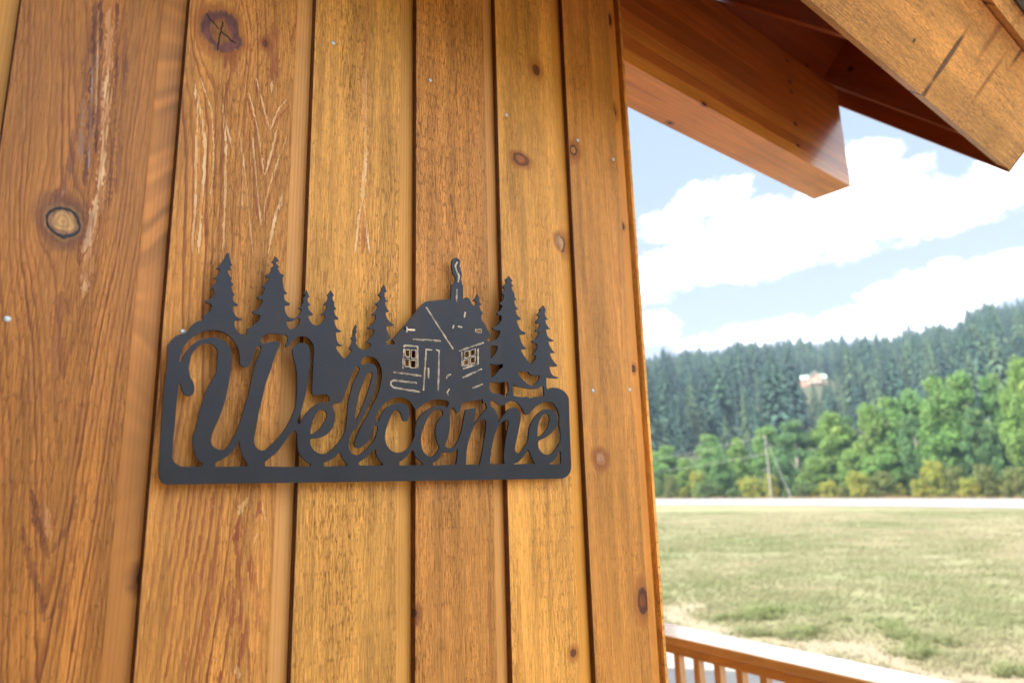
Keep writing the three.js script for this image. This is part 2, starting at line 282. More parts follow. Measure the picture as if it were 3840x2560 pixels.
// six boards, from the darker one beside the camera to the corner board
boardWood[0] = wood({ seed: 3, lap: 0.031, base: [184, 126, 62], late: [114, 60, 36], lapBase: [200, 140, 74], freq: 190, xc: 0.088, drift: -0.03, slope: 0.075, soft: 0.007, amp: 0.62, rough: 0.75, yc: -0.6, blotch: 0.16, chatter: 0.16, gloss: 0.4, tick: 0.16,
  knots: [{ x: 0.0661, y: 0.3223, rx: 0.0195, ry: 0.0225, c: [206, 164, 108], c2: [150, 112, 84], rings: 24, edge: 0.15, ringAt: 0.74, halo: [104, 68, 58], hr: 1.9 }, { x: 0.178, y: -0.078, rx: 0.007, ry: 0.011, c: [120, 76, 40], halo: [70, 36, 30] }],
  strands: STRANDS[0] });
boardWood[1] = wood({ seed: 5, lap: 0.026, base: [212, 152, 78], late: [132, 70, 44], lapBase: [230, 176, 106], freq: 128, xc: 0.126, drift: 0.02, slope: 0.085, soft: 0.005, amp: 0.75, rough: 0.95, yc: 0.13, blotch: 0.1,
  knots: [{ x: 0.0445, y: 0.640, rx: 0.0300, ry: 0.0335, c: [146, 98, 52], c2: [116, 72, 70], rings: 9, edge: 0.18, st: 2.0, hr: 1.5, halo: [150, 86, 40], cracks: [[1.45, -0.9, 0.5], [2.5, 0.1, 0.9], [-0.4, 0, 0.75]] }, { x: 0.0936, y: 0.648, rx: 0.0052, ry: 0.0065, c: [120, 70, 50], edge: 0.3, hr: 3 }],
  strands: STRANDS[1] });
boardWood[2] = wood({ seed: 8, fis: 0.28, lap: 0.029, base: [218, 164, 84], late: [150, 88, 48], lapBase: [230, 176, 94], freq: 210, xc: 0.089, slope: 0.012, soft: 0.01, amp: 0.24, rough: 1.1, blotch: 0.09, tick: 0.26,
  strands: STRANDS[2] });
boardWood[3] = wood({ seed: 12, fis: 0.28, lap: 0.026, base: [208, 148, 76], late: [150, 88, 52], lapBase: [228, 172, 102], freq: 240, xc: 0.15, slope: 0.006, soft: 0.02, amp: 0.2, rough: 1.15, blotch: 0.1, tick: 0.26,
  knots: [{ x: 0.001, y: -0.156, rx: 0.0045, ry: 0.006, c: [60, 34, 30], halo: [110, 62, 36], hr: 4 }],
  streaks: [{ x: [[-0.4, 0.142], [0.7, 0.124]], w: [[-0.4, 0.0035], [-0.15, 0.003], [-0.12, 0], [0.4, 0], [0.6, 0.0025], [0.75, 0]], c: [164, 96, 52], a: 0.6, jag: 0.002 }] });
boardWood[4] = wood({ seed: 17, lap: 0.026, base: [222, 165, 83], late: [150, 86, 40], lapBase: [226, 166, 77], freq: 120, xc: 0.02, slope: 0.01, soft: 0.02, amp: 0.18, rough: 1.0, blotch: 0.16, tick: 0.16,
  knots: [{ x: 0.0534, y: 0.6147, rx: 0.0180, ry: 0.013, c: [176, 112, 58], c2: [124, 72, 40], edge: 0.5, st: 1.2, hr: 1.9 }, { x: 0.1011, y: 0.8207, rx: 0.010, ry: 0.012, c: [122, 72, 38], hr: 2.8, halo: [160, 98, 46] }, { x: 0.1478, y: 0.4741, rx: 0.0155, ry: 0.0165, c: [196, 156, 116], c2: [172, 128, 92], edge: 0.3, hr: 1.6 }, { x: 0.1332, y: -0.2553, rx: 0.0068, ry: 0.0062, c: [112, 66, 46], hr: 3.2, halo: [168, 104, 46] }] });
boardWood[5] = wood({ seed: 21, lap: 0.034, w: 0.184, base: [208, 147, 71], late: [138, 76, 36], lapBase: [218, 152, 71], freq: 150, xc: 0.13, slope: 0.008, soft: 0.02, amp: 0.22, rough: 0.85, blotch: 0.12, tick: 0.2,
  knots: [{ x: 0.0144, y: 0.678, rx: 0.0100, ry: 0.012, c: [196, 138, 72], c2: [88, 50, 34], hr: 3 }, { x: 0.0436, y: 0.0665, rx: 0.0155, ry: 0.0140, c: [184, 142, 112], c2: [172, 114, 70], edge: 0.25, hr: 2 }, { x: 0.1351, y: -0.1934, rx: 0.0165, ry: 0.0250, c: [134, 78, 46], c2: [96, 52, 42], edge: 0.3, rings: 22, hr: 2.2, halo: [150, 88, 42], st: 2.2 }, { x: 0.163, y: 0.5548, rx: 0.006, ry: 0.007, c: [70, 44, 48], halo: [128, 80, 64] }, { x: 0.167, y: 0.2477, rx: 0.006, ry: 0.0075, c: [74, 38, 30], halo: [150, 84, 40] }, { x: 0.158, y: 0.8229, rx: 0.008, ry: 0.013, c: [90, 52, 30] }, { x: 0.166, y: 1.056, rx: 0.006, ry: 0.012, c: [60, 36, 30] }] });

// ---------------------------------------------------------------- the house: channel siding, board by board
const BX = [0.0236, 0.2035, 0.3815, 0.562, 0.737, 0.920, 1.1035], DECK = 0.75, WALL_TOP = 3.58;
const NAILS = [[0.0516, 0.2015, -1], [0.2282, 0.2106, 1], [0.4129, 0.6948, 2], [0.5914, 0.7004, 3], [0.7595, 0.6943, 4], [1.0534, 0.6945, 5], [0.9473, 0.7043, 5], [0.9524, 0.1915, 5], [1.0568, 0.201, 5], [0.0416, -0.047, 0], [0.0416, 0.69, 0]];
const nailMat = new THREE.MeshStandardMaterial({ color: 0xc6d2da, metalness: 0.45, roughness: 0.35 });
const nailGeo = new THREE.LatheGeometry([[0, 0.0012], [0.0022, 0.0011], [0.0036, 0.0005], [0.0037, -0.0004], [0.0012, -0.0012], [0.0012, -0.008]].map(p => new THREE.Vector2(...p)), 14).rotateX(Math.PI / 2);
function sidingBoard(w, mat, name, parent, flipTop = 0, edge = 0.002) {
  const [tw, th, ty] = mat.userData.size, lap = w > 0.182 ? 0.034 : mat === boardWood[0] ? 0.031 : 0.027, f = w - lap;
  // face 10 mm proud of a planed lap that runs on under the next board
  const prof = [[0.0, -0.0085], [0.0, -0.0012], [0.0012, 0], [f - 0.001, 0], [f, -0.001], [f, -0.0118], [w + (parent.userData.last === w ? -0.0005 : 0.010), -0.0118], [w + (parent.userData.last === w ? -0.0005 : 0.008), -0.0185], [0.016, -0.0185], [0.016, -0.0085]].reverse();
  const g = bar(prof, DECK - CY + 0.02, WALL_TOP - CY, (a, y) => [clamp(a / w, edge, 0.998) , (y - ty) / th + flipTop]);
  return part(name, g, mat, parent);
}
const wall = thing('house_wall', 'honey stained vertical cedar board wall carrying the welcome sign', 'wall', [0, CY, 0]);
for (let i = -9; i < 6; i++) {
  const x = i >= 0 ? BX[i] : BX[0] + i * 0.1795, w = i >= 0 ? BX[i + 1] - BX[i] : 0.1795, k = i >= 0 ? i : ((i * 5 + 61) % 6 + 6) % 6;
  wall.userData.last = i === 5 ? w : 0;
  const b = sidingBoard(w, boardWood[k], 'siding_board', wall, i < 0 ? 0.37 * -i : 0);
  b.position.set(x, 0, 0.0006 * hsh(i + 40, 3));
  for (const [nx, ny, bi] of NAILS) if (bi === i || (bi === -1 && i === 0)) part('nail', nailGeo, nailMat, b, [nx - x, ny, 0.0004]);
}
delete wall.userData.last;
const plain = new THREE.MeshStandardMaterial({ color: 0x8a5a2c, roughness: 0.8 });
part('sheathing', new THREE.BoxGeometry(9.1, WALL_TOP - DECK + 0.0, 0.09), plain, wall, [1.083 - 4.55, (WALL_TOP + DECK) / 2 - CY, -0.066]);
part('siding_panel', new THREE.BoxGeometry(7.2, WALL_TOP - DECK - 0.02, 0.016), plain, wall, [BX[0] - 9 * 0.1795 - 3.602, (WALL_TOP + DECK) / 2 - CY, -0.0105]);
const side = thing('house_side_wall', 'gable side of the house in matching vertical boards round the corner', 'wall', [1.1190, CY, -0.004], Math.PI / 2);
for (let i = 0; i < 24; i++) { const b = sidingBoard(0.1795, boardWood[(i * 5 + 4) % 6], 'siding_board', side, 0.21 * i, i ? 0.002 : 0.03); b.position.set(i * 0.1795, 0, 0); }
{
  // gable wall behind the boards: rises with the roof to the ridge
  const top = z => 3.55 + Math.min(-z, 11.4 + z) * 0.96, s = new THREE.Shape([[0.02, DECK], [11.3, DECK], [11.3, 3.55], [5.7, top(-5.7)], [0.02, 3.56]].map(p => new THREE.Vector2(...p)));
  part('gable_sheathing', new THREE.ExtrudeGeometry(s, { depth: 0.015, bevelEnabled: false }), plain, side, [0, -CY, -0.034]);
}

// ---------------------------------------------------------------- roof overhang: rafters, blocking, fascia and barge board
const TH = 44 * R, SL = new THREE.Vector3(0, -Math.sin(TH), Math.cos(TH)), UPN = new THREE.Vector3(0, Math.cos(TH), Math.sin(TH));
const EAVE = new THREE.Vector3(0, CY + 0.910, 0.388);            // lower outer edge of the fascia
const fasciaWood = wood({ W: 512, H: 2048, w: 0.24, h: 3.2, y0: 0, seed: 41, base: [224, 170, 96], late: [150, 92, 44], freq: 60, xc: 0.3, slope: 0, soft: 0.02, amp: 0.3, rough: 1.2, blotch: 0.16, tick: 0.16, bump: 0.002,
  knots: [{ x: 0.059, y: 1.861, rx: 0.056, ry: 0.0085, c: [122, 92, 74], c2: [104, 72, 52], edge: 0.5, hr: 1.7, st: 1, halo: [150, 96, 48] }, { x: 0.088, y: 1.642, rx: 0.036, ry: 0.0055, c: [188, 130, 68], hr: 2.6, st: 1, halo: [164, 106, 52] }, { x: 0.168, y: 1.744, rx: 0.034, ry: 0.007, c: [176, 118, 60], hr: 2.8, st: 1, halo: [158, 102, 50] }, { x: 0.172, y: 1.583, rx: 0.02, ry: 0.006, c: [112, 76, 52], hr: 2.4, st: 1 }, { x: 0.036, y: 2.023, rx: 0.004, ry: 0.005, c: [60, 52, 52], hr: 2 }, { x: 0.13, y: 2.2, rx: 0.04, ry: 0.007, c: [130, 84, 48], hr: 2.4, st: 1 }] });
const redWood = wood({ W: 256, H: 1024, w: 0.2, h: 2, y0: 0, seed: 45, base: [158, 84, 46], late: [104, 50, 28], freq: 120, slope: 0.02, amp: 0.5, rough: 0.35, tick: 0.12, bump: 0.0004, gloss: 0.35, knots: [{ x: 0.07, y: 0.6, rx: 0.008, ry: 0.01, c: [70, 34, 22] }, { x: 0.13, y: 1.5, rx: 0.01, ry: 0.012, c: [80, 40, 26] }] });
const beamWood = [0, 1, 2, 3].map(i => wood({ W: 256, H: 2048, w: 0.26, h: 3.4, y0: 0, seed: 51 + i * 3, base: [[230, 160, 74], [186, 114, 52], [206, 138, 62], [178, 107, 48]][i], late: [158, 88, 42], freq: 70, xc: 0.06 + 0.03 * i, slope: 0.05, soft: 0.01, amp: 0.45, rough: 0.15, tick: 0.05, bump: 0.0002, gloss: 0.3, coat: 0.35, coatRough: 0.12,
  knots: [{ x: 0.15, y: 1.32 + 0.31 * i, rx: 0.009, ry: 0.012, c: [60, 30, 20], hr: 2.5 }, { x: 0.2, y: 0.4 + 0.5 * i, rx: 0.006, ry: 0.01, c: [70, 36, 24], hr: 2.5 }, { x: 0.02, y: 1.1 + 0.37 * i, rx: 0.007, ry: 0.016, c: [64, 34, 22], hr: 2.5 }] }));
const timberUV = (a, l) => (x, y, z, s) => [s / a, y / l];
const frameOf = (x, y, z) => new THREE.Matrix4().makeBasis(x, y, z);
const AX = new THREE.Vector3(1, 0, 0);
function timber(name, prof, len, uvw, uvl, mat, parent, basis, pos) { const m = part(name, bar(prof, 0, len, timberUV(uvw, uvl)), mat, parent); m.quaternion.setFromRotationMatrix(basis); m.position.copy(pos); return m; }
const roof = thing('roof_overhang', 'steep wooden roof overhang with rafters and rough sawn fascia board', 'roof', [0, 0, 0]);
const P = (x, along, up) => new THREE.Vector3(x, 0, 0).addScaledVector(SL, along).addScaledVector(UPN, up).add(EAVE);   // along: down the slope from the fascia's face, up: square to the roof
const XE = 2.345, SLEN = 8.2;
// rafters run up the slope (their own y), boards along x (their own y)
const upSlope = frameOf(AX, SL.clone().negate(), new THREE.Vector3().crossVectors(AX, SL.clone().negate()));
const alongX = frameOf(UPN, AX, new THREE.Vector3().crossVectors(UPN, AX));   // local x = square to roof, local y = world x, local z = up x X
for (const x of [1.599, 0.834, 0.069, -0.696, -1.461]) timber('rafter', rect(0.038, 0.184), SLEN, 0.2, 2, redWood, roof, upSlope, P(x, -0.042, 0.133));
timber('barge_rafter', rect(0.038, 0.184), SLEN, 0.2, 2, redWood, roof, upSlope, P(XE + 0.02, -0.042, 0.133));
timber('barge_board', rect(0.019, 0.238), SLEN, 0.2, 2, redWood, roof, upSlope, P(XE + 0.0505, -0.003, 0.112));
timber('fascia_board', [[0, 0], [0, 0.038], [0.219, 0.038], [0.219, 0]], XE + 0.0405 + 9.2, 0.24, 3.2, fasciaWood, roof, alongX, P(-9.2, 0, 0));
timber('shadow_board', [[0.222, -0.024], [0.222, 0.03], [0.30, 0.03], [0.30, -0.024]], XE + 0.07 + 9.2, 0.24, 3.2, fasciaWood, roof, alongX, P(-9.2, 0.001, 0));
for (const [a, b] of [[1.619, XE], [0.854, 1.579], [0.089, 0.814], [-0.676, 0.049]]) timber('blocking', rect(0.2, 0.038), b - a - 0.004, 0.2, 2, redWood, roof, alongX, P(a + 0.002, -0.735, 0.145));
for (let i = 0; i < 58; i++) timber('roof_board', rect(0.018, 0.139, 0.001), 11.6, 0.2, 2, redWood, roof, alongX, P(-9.2, -0.075 - i * 0.1405, 0.2345));
const shingle = new THREE.MeshStandardMaterial({ color: 0x4a4540, roughness: 0.95 });
{ // covering of this slope, and the far slope
  const m = part('roof_covering', new THREE.BoxGeometry(11.72, 0.02, SLEN + 0.03), shingle, roof); m.quaternion.setFromRotationMatrix(frameOf(AX, UPN, SL)); m.position.copy(P(-3.38, -SLEN / 2 + 0.02, 0.265));
  const top = P(0, -SLEN, 0.26), m2 = part('far_slope', new THREE.BoxGeometry(11.72, 0.16, SLEN), shingle, roof, [-3.38, top.y - Math.sin(TH) * SLEN / 2 - 0.06, top.z - Math.cos(TH) * SLEN / 2], [Math.PI / 2 - (Math.PI / 2 - TH) - Math.PI / 2 + Math.PI / 2 - 2 * TH + 0, 0, 0]);
  m2.rotation.set(-TH, 0, 0);
}

{ // added unseen entry: roof and wall put in to block light from the left
  const e = thing('entry_light_blocker', 'added unseen entry with posts and side wall blocking light from the left', 'porch', [-0.45, DECK, 0]);
  part('blocker_roof', new THREE.BoxGeometry(5.2, 0.12, 2.7), redWood, e, [-2.4, 2.36, 1.79]);
  part('blocker_wall', new THREE.BoxGeometry(0.12, 2.28, 2.5), plain, e, [-1.5, 1.14, 1.7]);
  for (const [x, z] of [[-0.1, 3.0], [-1.5, 3.05]]) part('post', bar(rect(0.14, 0.14, 0.006), 0, 2.3, timberUV(0.2, 2)), redWood, e, [x, 0, z]);
}

// ---------------------------------------------------------------- glued laminated beam under the overhang
const BZ = -0.05, BW = 0.1302, BY = CY + 1.008, BH = 0.374, NL = 10;
const beam = thing('porch_beam', 'glossy laminated timber beam jutting past the wall under the roof', 'beam', [1.095, BY, BZ - BW / 2]);
const beamAxis = frameOf(new THREE.Vector3(0, 0, 1), AX, new THREE.Vector3(0, 1, 0));
for (let i = 0; i < NL; i++) {
  const lh = BH / NL, m = part('lamination', bar(rect(BW, lh, 0.00015).map(([a, b]) => [a, b]), 0, 2.338 - 1.095, timberUV(0.26, 3.4)), beamWood[[0, 1, 2, 1, 3, 3, 1, 1, 3, 1][i]], beam);  // lowest lamination lighter: bounced light on the underside put into its colour
  m.quaternion.setFromRotationMatrix(beamAxis); m.position.set(0, lh * (i + 0.5), 0);
}

// ---------------------------------------------------------------- the cut steel sign
const SIGN_OUTLINE=[2189,258,2136,288,2106,341,2093,400,2074,1265,2082,1503,2089,1593,2081,1868,2084,1891,2103,1928,2136,1979,2176,2013,2218,2036,2260,2054,2281,2066,2300,2100,2319,2139,2349,2179,2391,2215,2458,2248,2456,2284,2437,2288,2485,2319,2528,2368,2553,2421,2545,2457,2521,2465,2487,2466,2467,2487,2476,2505,2507,2510,2539,2542,2562,2589,2568,2634,2557,2660,2537,2664,2516,2650,2520,2669,2547,2693,2573,2735,2594,2776,2590,2798,2558,2795,2552,2804,2579,2830,2611,2874,2624,2914,2614,2931,2584,2932,2579,2947,2605,2980,2632,3024,2658,3074,2678,3129,2691,3162,2706,3170,2722,3151,2730,3108,2742,3065,2758,3030,2772,3013,2746,3002,2745,2976,2761,2949,2725,2944,2716,2932,2723,2901,2748,2861,2777,2837,2758,2821,2763,2797,2795,2768,2793,2754,2775,2745,2777,2708,2795,2660,2823,2627,2806,2614,2799,2591,2808,2548,2827,2526,2863,2517,2868,2492,2841,2488,2817,2489,2808,2460,2815,2411,2849,2354,2892,2329,2934,2322,2917,2306,2870,2297,2840,2290,2836,2252,2849,2204,2877,2158,2927,2127,2999,2133,3001,2174,3002,2212,3042,2236,3101,2282,3141,2332,3163,2393,3156,2411,3119,2412,3075,2419,3049,2440,3061,2451,3103,2467,3150,2520,3179,2582,3183,2622,3170,2629,3133,2623,3107,2635,3109,2655,3143,2661,3173,2691,3196,2741,3203,2775,3193,2793,3168,2792,3157,2810,3191,2832,3221,2870,3244,2920,3250,2937,3218,2935,3202,2952,3210,2967,3247,2989,3268,3024,3282,3066,3275,3078,3300,3110,3309,3138,3300,3153,3278,3155,3281,3169,3302,3197,3316,3251,3339,3232,3371,3200,3361,3186,3333,3179,3337,3151,3357,3130,3384,3117,3378,3105,3359,3094,3380,3052,3414,3018,3451,3014,3449,2991,3436,2982,3436,2928,3448,2850,3470,2794,3504,2767,3498,2752,3459,2743,3461,2706,3483,2663,3516,2642,3550,2634,3547,2607,3512,2593,3486,2594,3480,2564,3489,2513,3518,2458,3565,2432,3631,2437,3669,2467,3707,2525,3716,2574,3678,2581,3675,2591,3711,2616,3732,2663,3744,2701,3727,2716,3733,2735,3759,2762,3768,2791,3748,2797,3744,2807,3763,2837,3779,2854,3794,2822,3809,2784,3826,2762,3796,2755,3794,2734,3803,2695,3824,2664,3841,2649,3809,2635,3810,2608,3835,2565,3882,2528,3868,2509,3830,2507,3814,2497,3821,2462,3847,2419,3889,2384,3938,2377,3999,2410,4046,2474,4058,2537,4037,2543,4002,2542,4003,2560,4043,2582,4069,2634,4078,2681,4061,2685,4037,2684,4039,2702,4066,2730,4089,2775,4096,2818,4081,2833,4098,2859,4118,2891,4129,2916,4147,2889,4169,2864,4181,2850,4170,2830,4156,2821,4165,2780,4194,2743,4185,2728,4192,2687,4221,2662,4216,2647,4190,2643,4191,2604,4214,2560,4257,2528,4245,2505,4201,2503,4198,2481,4211,2428,4248,2372,4307,2348,4293,2332,4243,2320,4226,2310,4233,2254,4253,2188,4290,2152,4331,2150,4312,2134,4255,2127,4234,2104,4247,2072,4294,2016,4346,1968,4382,1968,4424,2010,4467,2063,4474,2084,4454,2102,4434,2116,4457,2158,4478,2215,4477,2250,4459,2257,4462,2271,4488,2299,4493,2353,4489,2376,4506,2420,4524,2471,4544,2443,4536,2410,4546,2356,4527,2335,4539,2264,4549,2231,4530,2215,4538,2188,4584,2138,4659,2115,4665,2115,4733,2141,4773,2188,4767,2222,4739,2230,4675,2228,4723,2259,4783,2330,4821,2391,4825,2427,4804,2439,4743,2438,4712,2455,4742,2473,4803,2517,4844,2587,4848,2638,4832,2653,4785,2653,4781,2664,4831,2703,4862,2755,4874,2793,4861,2813,4837,2824,4852,2845,4891,2876,4919,2924,4922,2946,4898,2957,4885,2977,4913,3018,4931,3051,4940,3089,4956,3121,4972,3143,4988,3119,5000,3084,5021,3051,5012,3035,4984,3027,4983,2986,4994,2944,5007,2909,5039,2907,5034,2894,5004,2886,4998,2856,5011,2814,5036,2774,5068,2750,5052,2737,5012,2730,5008,2705,5021,2656,5062,2603,5146,2554,5127,2535,5031,2519,5020,2503,5032,2454,5064,2394,5093,2347,5073,2323,5026,2289,5018,2252,5050,2241,5130,2251,5165,2262,5158,2297,5126,2311,5132,2330,5257,2477,5405,2659,5573,2856,5703,2995,5852,3037,6032,3082,6175,3113,6189,3234,6196,3362,6233,3377,6266,3423,6276,3481,6267,3516,6239,3538,6221,3567,6221,3608,6207,3653,6208,3734,6223,3786,6252,3819,6290,3835,6337,3829,6365,3798,6370,3742,6358,3699,6382,3671,6382,3638,6400,3609,6405,3545,6389,3493,6407,3432,6407,3400,6430,3396,6428,3290,6422,3158,6460,3164,6460,3183,6499,3198,6546,3181,6574,3137,6603,3101,6641,3075,6670,3096,6691,3132,6672,3161,6629,3165,6629,3178,6663,3208,6693,3246,6714,3290,6737,3261,6762,3232,6751,3198,6760,3159,6799,3132,6788,3114,6753,3104,6767,3046,6796,3002,6825,2973,6800,2954,6793,2880,6840,2806,6907,2718,6971,2637,6974,2605,6923,2567,6897,2539,6902,2524,6972,2525,7052,2551,7125,2600,7174,2671,7183,2722,7169,2731,7078,2727,7028,2737,7018,2762,7080,2790,7142,2831,7206,2906,7225,2983,7208,2992,7147,2996,7123,3023,7138,3045,7201,3087,7245,3161,7225,3183,7178,3192,7178,3212,7237,3243,7281,3317,7279,3368,7242,3395,7239,3420,7275,3434,7303,3470,7287,3496,7267,3514,7299,3549,7343,3591,7350,3626,7324,3650,7356,3678,7389,3710,7411,3731,7442,3694,7488,3656,7457,3628,7464,3595,7512,3564,7458,3548,7467,3501,7517,3424,7520,3373,7568,3330,7513,3313,7516,3271,7541,3207,7598,3164,7539,3147,7538,3121,7568,3058,7647,3005,7629,2982,7564,2968,7553,2946,7582,2875,7643,2799,7750,2771,7716,2732,7629,2716,7603,2701,7635,2597,7696,2520,7766,2492,7748,2480,7640,2461,7629,2446,7669,2384,7772,2279,7856,2221,7937,2304,7972,2358,7963,2391,7897,2401,7891,2412,7955,2458,8008,2548,8006,2599,7929,2607,7886,2627,7893,2645,7965,2679,8036,2756,8066,2811,8039,2820,7983,2826,7984,2847,8042,2886,8102,2963,8092,2975,8013,2976,7992,2999,8004,3018,8051,3060,8080,3112,8043,3128,8032,3140,8067,3166,8099,3214,8087,3239,8117,3261,8153,3293,8185,3327,8217,3294,8242,3245,8230,3225,8220,3171,8247,3114,8286,3079,8233,3065,8226,3032,8262,2967,8328,2910,8247,2896,8227,2867,8263,2776,8330,2733,8410,2716,8386,2696,8281,2678,8280,2657,8311,2592,8365,2529,8427,2488,8316,2472,8303,2445,8344,2372,8410,2310,8470,2265,8429,2240,8291,2226,8274,2211,8297,2137,8351,2074,8472,2056,8463,2028,8189,2018,8182,1886,8201,1818,8281,1847,8384,1860,8510,1848,8624,1802,8690,1738,8716,1689,8710,1383,8701,882,8697,503,8676,422,8614,349,8531,309,8440,293,4601,271];
